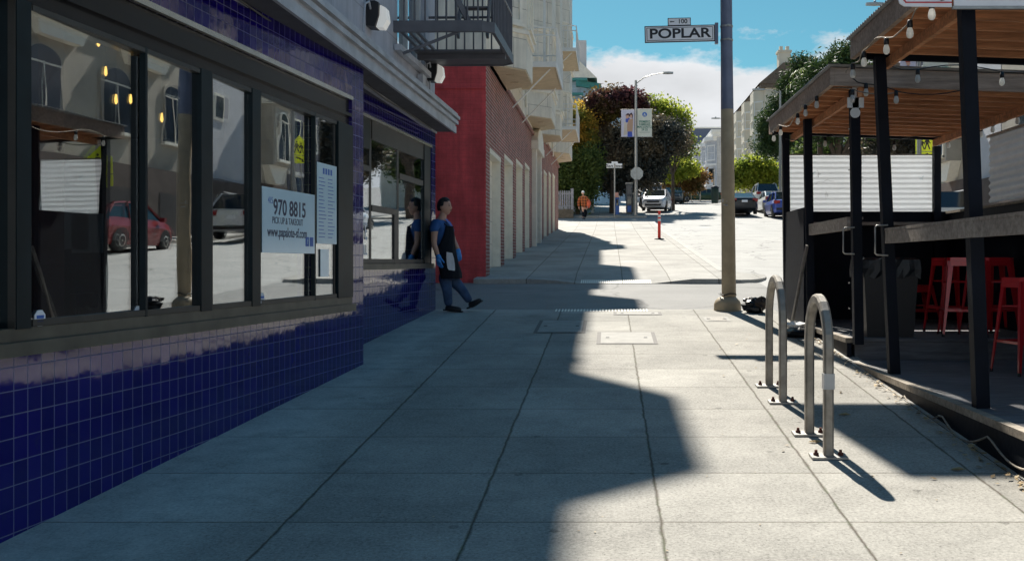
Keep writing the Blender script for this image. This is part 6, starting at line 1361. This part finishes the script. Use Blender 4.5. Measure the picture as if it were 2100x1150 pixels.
tree('street_tree','large dark grey green tree behind the banner lamp pole',1292,66.5,[(1262,305,50,42),(1322,290,56,50),(1366,285,40,36),(1290,355,60,40),(1318,350,42,35),(1250,360,35,32),(1235,270,28,22),(1390,290,18,20)],.115,15000,M['lf_dark'],.28,2)
tree('street_tree','purple red plum tree top rising over the dark tree',1255,65.3,[(1248,212,34,20),(1284,208,26,17),(1228,228,22,18),(1300,220,18,14)],.13,6500,M['lf_plum'],.2,3)
tree('street_tree','golden green tree at the left beside the apartment block',1185,64,[(1172,260,22,45),(1190,300,22,42),(1178,350,30,35),(1160,385,22,30),(1200,250,12,20)],.10,8000,M['lf_gold'],.18,4)
tree('street_tree','dark green shrubby tree with hanging blossoms above the picket fence',1168,63,[(1160,375,25,32),(1190,390,22,28),(1205,345,20,40),(1150,340,16,30)],.10,7000,M['lf_green'],.14,5)
tree('street_tree','yellow green foliage tip at the right side of the dark tree',1380,72,[(1382,240,22,18),(1350,222,22,14),(1404,300,12,22),(1330,225,18,14),(1398,265,14,14)],.12,4000,M['lf_lime'],.16,6)
tree('street_tree','small round street tree with lime top and rusty front below the signals',1400,98,[(1400,362,28,15),(1422,366,22,17),(1378,370,18,11),(1400,380,30,11)],.15,5500,M['lf_brown'],.16,7,lean=.2)
tree('street_tree','bright lime tree top behind the rusty small tree',1385,95,[(1388,347,36,14),(1370,356,20,13),(1406,343,24,12)],.15,3600,M['lf_lime'],.12,17)
tree('street_tree','rounded yellow green street tree above the parked white cars',1548,84,[(1528,357,25,22),(1567,357,25,24),(1548,345,26,20),(1578,370,14,14),(1516,368,13,14)],.13,8000,M['lf_lime'],.16,8)
tree('cypress_tree','large dark cypress leaning over the street left of the parklets',1625,80,[(1650,140,24,26),(1632,180,30,28),(1612,220,30,28),(1590,255,32,26),(1600,285,34,26),(1640,240,40,50),(1578,300,26,16),(1665,180,36,46)],.17,16000,M['lf_cyp'],.4,9,shape=.3)
tree('cypress_tree','dark pine like tree rising behind the parklet roofs',1720,62,[(1700,145,40,28),(1740,150,35,45),(1665,185,30,28),(1760,220,50,50),(1690,240,45,50),(1810,230,45,60),(1740,110,28,12)],.15,14000,M['lf_cyp'],.35,10,shape=.3)
tree('street_tree','dense dark street tree behind the far parklet screen',1860,63,[(1845,260,45,45),(1890,280,45,50),(1810,300,40,40),(1870,340,50,40),(1930,300,26,60),(1950,360,28,35)],.13,10000,M['lf_dark'],.25,11)
tree('street_tree','low green tree by the parked cars on the far right kerb',1680,72,[(1670,330,40,40),(1720,350,40,35),(1760,320,35,40)],.14,6000,M['lf_green'],.2,13)
# palm fronds above the pines
D=63; t=thing('palm_tree','palm with thin fronds showing over the dark pine tree','tree',(X_(1690,D),D,g(D))); c=P(1682,150,D)
mb=MB(); mb.tube([(c.x,D,g(D)),(c.x,D,c.z)],[.2,.15],8); mb.build('trunk',M['trunk'],t)
for i in range(20):
    a=i*2*PI/20+.2; el=.2+.9*((i*7)%5)/5; mb=MB(); L2=2.3; prev=c
    pp=[]
    for k in range(9):
        q=k/8; pp.append(c+Vector((math.cos(a)*math.cos(el)*L2*q,math.sin(a)*math.cos(el)*L2*q,math.sin(el)*L2*q-1.5*q*q)))
    mb.tube(pp,[.03-.003*k for k in range(9)],4)
    for k in range(1,9):
        for s_ in (-1,1):
            d_=(pp[k]-pp[k-1]).normalized(); sd_=d_.cross(Vector((0,0,1))).normalized()*s_
            tip=pp[k]+sd_*.5+d_*.3-Vector((0,0,.25)); mb.add([pp[k]-d_*.05,pp[k]+d_*.05,tip],[(0,1,2)])
    mb.build('frond',M['lf_green'],t)
# ---------------------------------------------------------------- people
def skinmesh(verts,edges,radii,root=0,sub=2):
    me=bpy.data.meshes.new('tmp'); me.from_pydata([tuple(v) for v in verts],edges,[]); o=bpy.data.objects.new('tmp',me); COL.objects.link(o)
    o.modifiers.new('s','SKIN').use_smooth_shade=True
    sk=me.skin_vertices[0].data
    for i,r in enumerate(radii): sk[i].radius=(r,r) if not isinstance(r,tuple) else r; sk[i].use_root=(i==root)
    m=o.modifiers.new('u','SUBSURF'); m.levels=sub; m.render_levels=sub
    dg=bpy.context.evaluated_depsgraph_get(); ev=o.evaluated_get(dg); m2=ev.to_mesh(); vs=[v.co.copy() for v in m2.vertices]; fs=[tuple(p.vertices) for p in m2.polygons]; ev.to_mesh_clear()
    bpy.data.objects.remove(o); bpy.data.meshes.remove(me); return vs,fs
def skinobj(name,chains,mat,parent,extra=None,sub=2):
    """chains: list of [(point,radius),...]; first point of later chains may be ('@',i) = vertex index"""
    vs=[];es=[];rs=[]
    for ch in chains:
        prev=None
        for it in ch:
            if it[0]=='@': prev=it[1]; continue
            vs.append(it[0]); rs.append(it[1]); i=len(vs)-1
            if prev is not None: es.append((prev,i))
            prev=i
    v,f=skinmesh(vs,es,rs,0,sub); mb=MB(); mb.add(v,f,0,True)
    if extra: mb.add(extra[0],extra[1],0,True)
    return mb.build(name,mat,parent)
def head(c,fd,hh=.118,hd=.098,hw=.076,n=22,m=18):
    """head shape: c centre, fd facing direction (horizontal)"""
    fd=Vector(fd).normalized(); sd_=Vector((-fd.y,fd.x,0)); vs=[];fs=[]
    for i in range(m+1):
        th=PI*i/m; zz=math.cos(th); r=math.sin(th)
        for k in range(n):
            a=2*PI*k/n; u=math.cos(a)*r; v=math.sin(a)*r; uu=u*hd; vv=v*hw
            if zz<-.2: q=(-.2-zz)/.8; vv*=1-.28*q; uu=uu*(1-.30*q) if u<0 else uu*(1-.05*q)+.012*q
            if u>0 and abs(v)<.35: 
                uu+=.026*math.exp(-((zz+.12)/.13)**2)*math.exp(-(v/.16)**2)           # nose
                uu+=.008*math.exp(-((zz+.50)/.10)**2)*math.exp(-(v/.3)**2)            # lips
                uu+=.010*math.exp(-((zz+.85)/.12)**2)
            if u>.2: uu-=.008*math.exp(-((zz-.08)/.09)**2)*(math.exp(-((abs(v)-.38)/.15)**2))
            if abs(u)<.25 and abs(v)>.6: vv+= (1 if v>0 else -1)*.012*math.exp(-((zz+.08)/.2)**2)  # ears
            vs.append(c+fd*uu+sd_*vv+Vector((0,0,zz*hh)))
    for i in range(m):
        for k in range(n): fs.append((i*n+k,i*n+(k+1)%n,(i+1)*n+(k+1)%n,(i+1)*n+k))
    return vs,fs
def hair(c,fd,mat,parent,hh=.118,hd=.098,hw=.076,name='hair',low=-.35):
    fd=Vector(fd).normalized(); sd_=Vector((-fd.y,fd.x,0)); vs=[];fs=[];n=26;m=20; rn=random.Random(5)
    for i in range(m+1):
        th=PI*i/m; zz=math.cos(th); r=math.sin(th)
        for k in range(n):
            a=2*PI*k/n; u=math.cos(a)*r; v=math.sin(a)*r
            on= zz>(.42+.25*max(0,u)) or (u<.15 and zz>low-(.2 if u<-.3 else -.25)) 
            k_=(1.10+rn.uniform(-.015,.02)) if on else .90
            vs.append(c+fd*(u*hd*k_)+sd_*(v*hw*k_)+Vector((0,0,zz*hh*(k_ if on else .9)+.004)))
    for i in range(m):
        for k in range(n): fs.append((i*n+k,i*n+(k+1)%n,(i+1)*n+(k+1)%n,(i+1)*n+k))
    mb=MB(); mb.add(vs,fs,0,True); return mb.build(name,mat,parent)
def hand(name,wrist,tipdir,palmn,mat,parent,sc_=1.,thumb=1):
    t=Vector(tipdir).normalized(); n_=Vector(palmn).normalized(); s_=t.cross(n_).normalized()*thumb
    W=Vector(wrist); K=lambda a,b,c:W+(t*a+s_*b+n_*c)*sc_
    ch=[[(W-t*.03,.030*sc_),(K(.03,0,0),.032*sc_),(K(.065,0,.0),.034*sc_)]]
    for b,l,cu in ((.030,.070,.3),(.010,.082,.35),(-.011,.076,.4),(-.031,.060,.5)):
        ch.append([('@',2),(K(.09,b,.002),.0125*sc_),(K(.09+l*.5,b*1.15,.006+l*.5*cu*.4),.0105*sc_),(K(.09+l*.92,b*1.2,.012+l*cu),.0085*sc_)])
    ch.append([('@',1),(K(.045,.040,.008),.0135*sc_),(K(.075,.062,.018),.011*sc_),(K(.10,.068,.03),.009*sc_)])
    return skinobj(name,ch,mat,parent,None,1)
def leaning():
    D=13.78; t=thing('person','person in blue shirt, black apron and blue gloves leaning on the tiled corner','person',P(930,637,D))
    Q=lambda x,y,o=0:Vector((X_(x,D),D+o,Z_(y,D)))
    fd=Vector((.95,-.28,0)); hc=Q(911.5,424)
    body=[[(Q(913,553),.10),(Q(908,520),.095),(Q(905,485),.105),(Q(905,462),.09),(Q(906,449),.055),(Q(909,440),.052),(Q(911,430),.05)],
      [('@',3),(Q(899,458,-.17),.062),(Q(896,480,-.21),.050),(Q(896,501,-.24),.042),(Q(901,513,-.26),.037),(Q(905,524,-.27),.029)],
      [('@',3),(Q(912,459,.17),.062),(Q(920,480,.22),.050),(Q(925,494,.22),.042),(Q(931,504,.20),.036),(Q(936,512,.18),.028)],
      [('@',0),(Q(914,562,-.09),.06),(Q(919,594,-.10),.045),(Q(921,624,-.10),.04)],
      [('@',0),(Q(920,562,.08),.06),(Q(943,592,.07),.045),(Q(963,618,.03),.04)]]
    skinobj('body',body,M['skin'],t,head(hc,fd))
    hair(hc,fd,M['hair'],t)
    sdv=Vector((-fd.y,fd.x,0)).normalized(); f=fd.normalized()
    for s_ in (-1,1):
        e=hc+f*.083+sdv*s_*.030+Vector((0,0,.010)); mb=MB(); blob(mb,e,.010,.010,.006,1,0); mb.build('eye',M['hair'],t)
        mb=MB(); mb.bar(e+sdv*-.016+Vector((0,0,.018))+f*.004,e+sdv*.016+Vector((0,0,.019))+f*.004,.008,.006); mb.build('eyebrow',M['hair'],t)
    mb=MB(); mo=hc+f*.098-Vector((0,0,.058)); mb.bar(mo-sdv*.020,mo+sdv*.020,.008,.007); mb.build('mouth',simple('lip',(.22,.08,.07),.5),t)
    mb=MB(); mo=hc+f*.097-Vector((0,0,.046)); mb.bar(mo-sdv*.022,mo+sdv*.022,.008,.005); mb.build('moustache',M['hair'],t)
    sh=[[(Q(911,535),.125),(Q(906,512),.122),(Q(904,485),.132),(Q(904,464),.11),(Q(905,453),.07)],
      [('@',3),(Q(898,459,-.165),.075),(Q(895,470,-.20),.070),(Q(895.5,479,-.215),.066)],
      [('@',3),(Q(912,460,.165),.075),(Q(918,472,.20),.068),(Q(920,479,.215),.064)]]
    skinobj('shirt',sh,M['shirt'],t)
    mb=MB(); cpt=Q(909,449)+f*.04; mb.add([cpt+sdv*.05,cpt-sdv*.05,cpt+f*.09-Vector((0,0,.10))-sdv*.035,cpt+f*.09-Vector((0,0,.10))+sdv*.035],[(0,1,2,3)]); mb.build('collar',M['undershirt'],t)
    je=[[(Q(914,551),.118),(Q(914,558),.115)],
      [('@',1),(Q(914,566,-.09),.110),(Q(919,592,-.10),.074),(Q(920,598,-.10),.072),(Q(921,614,-.10),.062),(Q(923,628,-.10),.060)],
      [('@',1),(Q(922,567,.08),.108),(Q(942,590,.07),.073),(Q(948,597,.07),.070),(Q(956,609,.05),.061),(Q(964,620,.03),.058)]]
    skinobj('jeans',je,M['jeans'],t)
    # apron: a curved sheet round the front of the body
    mb=MB(); vs=[];fs=[]; rows=[(571,921,.165,.225,95),(560,920,.165,.22,100),(545,917,.16,.215,102),(530,914,.15,.205,105),(516,911,.148,.195,108),(500,909,.15,.18,78),(482,908,.152,.17,56),(464,907,.14,.16,42)]
    n=17; rn=random.Random(2)
    for s2 in (0,.012):
        for (y,x,a,b,am) in rows:
            for k in range(n):
                an=R(-am+2*am*k/(n-1)); w_=.008*math.sin(k*1.9+y*.1); p=Q(x,y)+f*(a-s2+w_)*math.cos(an)+sdv*(b-s2+w_)*math.sin(an); vs.append(p)
    m_=len(rows)
    for s2 in (0,1):
        o_=s2*m_*n
        for i in range(m_-1):
            for k in range(n-1): fs.append((o_+i*n+k,o_+i*n+k+1,o_+(i+1)*n+k+1,o_+(i+1)*n+k))
    for i in range(m_-1):
        for k in (0,n-1): fs.append((i*n+k,(i+1)*n+k,m_*n+(i+1)*n+k,m_*n+i*n+k))
    mb.add(vs,fs,0,True); ap=mb.build('apron',M['apron'],t)
    mb=MB(); 
    for s_ in (-1,1): mb.bar(Q(907,465)+f*.125+sdv*s_*.10,Q(905,449)+sdv*s_*.062,.022,.008)
    mb.build('neck_strap',M['apron'],ap)
    mb=MB(); c=Q(927,519)+Vector((0,-.235,0)); vs=[];n=6
    for s2 in (0,.012):
        for i,(y,w_) in enumerate(((518,.045),(528,.062),(540,.066),(550,.060),(554,.045))):
            for k in range(n): q=k/(n-1)-.5; vs.append(Q(926.5+i*1.1+q*w_*2*148*.7,y+q*2)+Vector((0,-.195+s2+.012*math.sin(k*2.2+i)+q*.1,0)))
    for s2 in (0,1):
        for i in range(4):
            for k in range(n-1): mb.f.append((s2*30+i*n+k,s2*30+i*n+k+1,s2*30+(i+1)*n+k+1,s2*30+(i+1)*n+k)); mb.m.append(0); mb.sm.append(True)
    mb.v=[tuple(v) for v in vs]; mb.build('towel',M['towel'],t)
    hand('glove',Q(905,524,-.27),(.10,.1,-1),(.6,.9,0),M['glove'],t,1.05,1); hand('glove',Q(936,512,.18),(.12,-.1,-1),(-.5,.6,0),M['glove'],t,1.05,-1)
    for pts in ([(Q(915,630,-.1),.046),(Q(925,631.5,-.11),.047),(Q(940,633.2,-.13),.042),(Q(950,634,-.14),.032)],[(Q(960,627,.03),.046),(Q(969,624,.02),.047),(Q(980,618,.0),.043),(Q(988,613.5,-.01),.030)]):
        so_=skinobj('shoe',[pts],M['shoe'],t,None,2)
        a,b=pts[0][0],pts[-1][0]; dn=Vector((0,0,-.030)); mb=MB(); mb.bar(a+dn-(b-a)*.08,b+dn*.8+(b-a)*.04,.070,.018); mb.build('sole',M['tarblack'],so_)
leaning()
def plaid():
    m=newmat('orange_plaid_wool'); t=NT(m); ob=t.n('ShaderNodeTexCoord').outputs['Object']; sp=t.n('ShaderNodeSeparateXYZ'); t.l(ob,sp.inputs[0])
    def st(c,s): return t.math('GREATER_THAN',t.math('FRACT',t.math('MULTIPLY',c,s)),.5)
    a=st(sp.outputs['X'],6.5); b=st(sp.outputs['Z'],6.5); f=t.math('MULTIPLY',t.math('ADD',a,b),.5)
    t.col(t.mixc(f,(.50,.14,.035),(.09,.03,.02))); t.set(.9); return m
def walker():
    D=57.3; t=thing('person','person in an orange plaid jacket and pale cap walking at the far corner','person',(X_(1197,D),D,g(D)))
    Q=lambda x,y,o=0:Vector((X_(x,D),D+o,Z_(y,D))); fd=Vector((.15,-1,0)); hc=Q(1195.5,396)
    skinobj('body',[[(Q(1198,426),.13),(Q(1197,414),.14),(Q(1196,405),.10),(Q(1196,400),.055)],[('@',0),(Q(1195,428,-.02),.09),(Q(1196,438,-.12),.06),(Q(1196,447,-.2),.045)],[('@',0),(Q(1201,428,.02),.09),(Q(1201,438,.1),.06),(Q(1199,446,.2),.045)]],M['skin'],t,head(hc,fd))
    mb=MB(); blob(mb,hc+Vector((0,.01,.045)),.092,.11,.085,2,.04); mb.build('cap',M['white'],t)
    skinobj('jacket',[[(Q(1199,428),.19),(Q(1198,416),.21),(Q(1197,407),.18),(Q(1196,402),.09)],[('@',2),(Q(1189,407),.11),(Q(1186,416),.085),(Q(1187,424,-.1),.075)],[('@',2),(Q(1204,407),.11),(Q(1208,415),.085),(Q(1205,423,-.12),.075)]],plaid(),t)
    skinobj('trousers',[[(Q(1198,428),.15),(Q(1198,430),.14)],[('@',1),(Q(1194.5,431),.10),(Q(1196,438,-.12),.075),(Q(1196,446,-.2),.06)],[('@',1),(Q(1201,431),.10),(Q(1201.5,438,.1),.075),(Q(1199,446,.2),.06)]],M['apron'],t)
    hand('hand',Q(1187.5,425,-.14),(.1,-.3,-1),(1,0,0),M['skin'],t,1,1); hand('hand',Q(1205,424,-.16),(-.1,-.3,-1),(-1,0,0),M['skin'],t,1,-1)
    for x,o in ((1196,-.22),(1199,.18)): skinobj('shoe',[[(Q(x,448,o+.06),.05),(Q(x,448.6,o-.06),.05),(Q(x,449,o-.16),.035)]],M['shoe'],t,None,1)
    mb=MB(); blob(mb,Q(1207,418,-.05),.13,.12,.24,6,.12); o=mb.build('shoulder_bag',simple('orange_bag',(.72,.13,.06),.7),None); prop(o,'bright orange bag carried at the side of the walking person','bag')
walker()
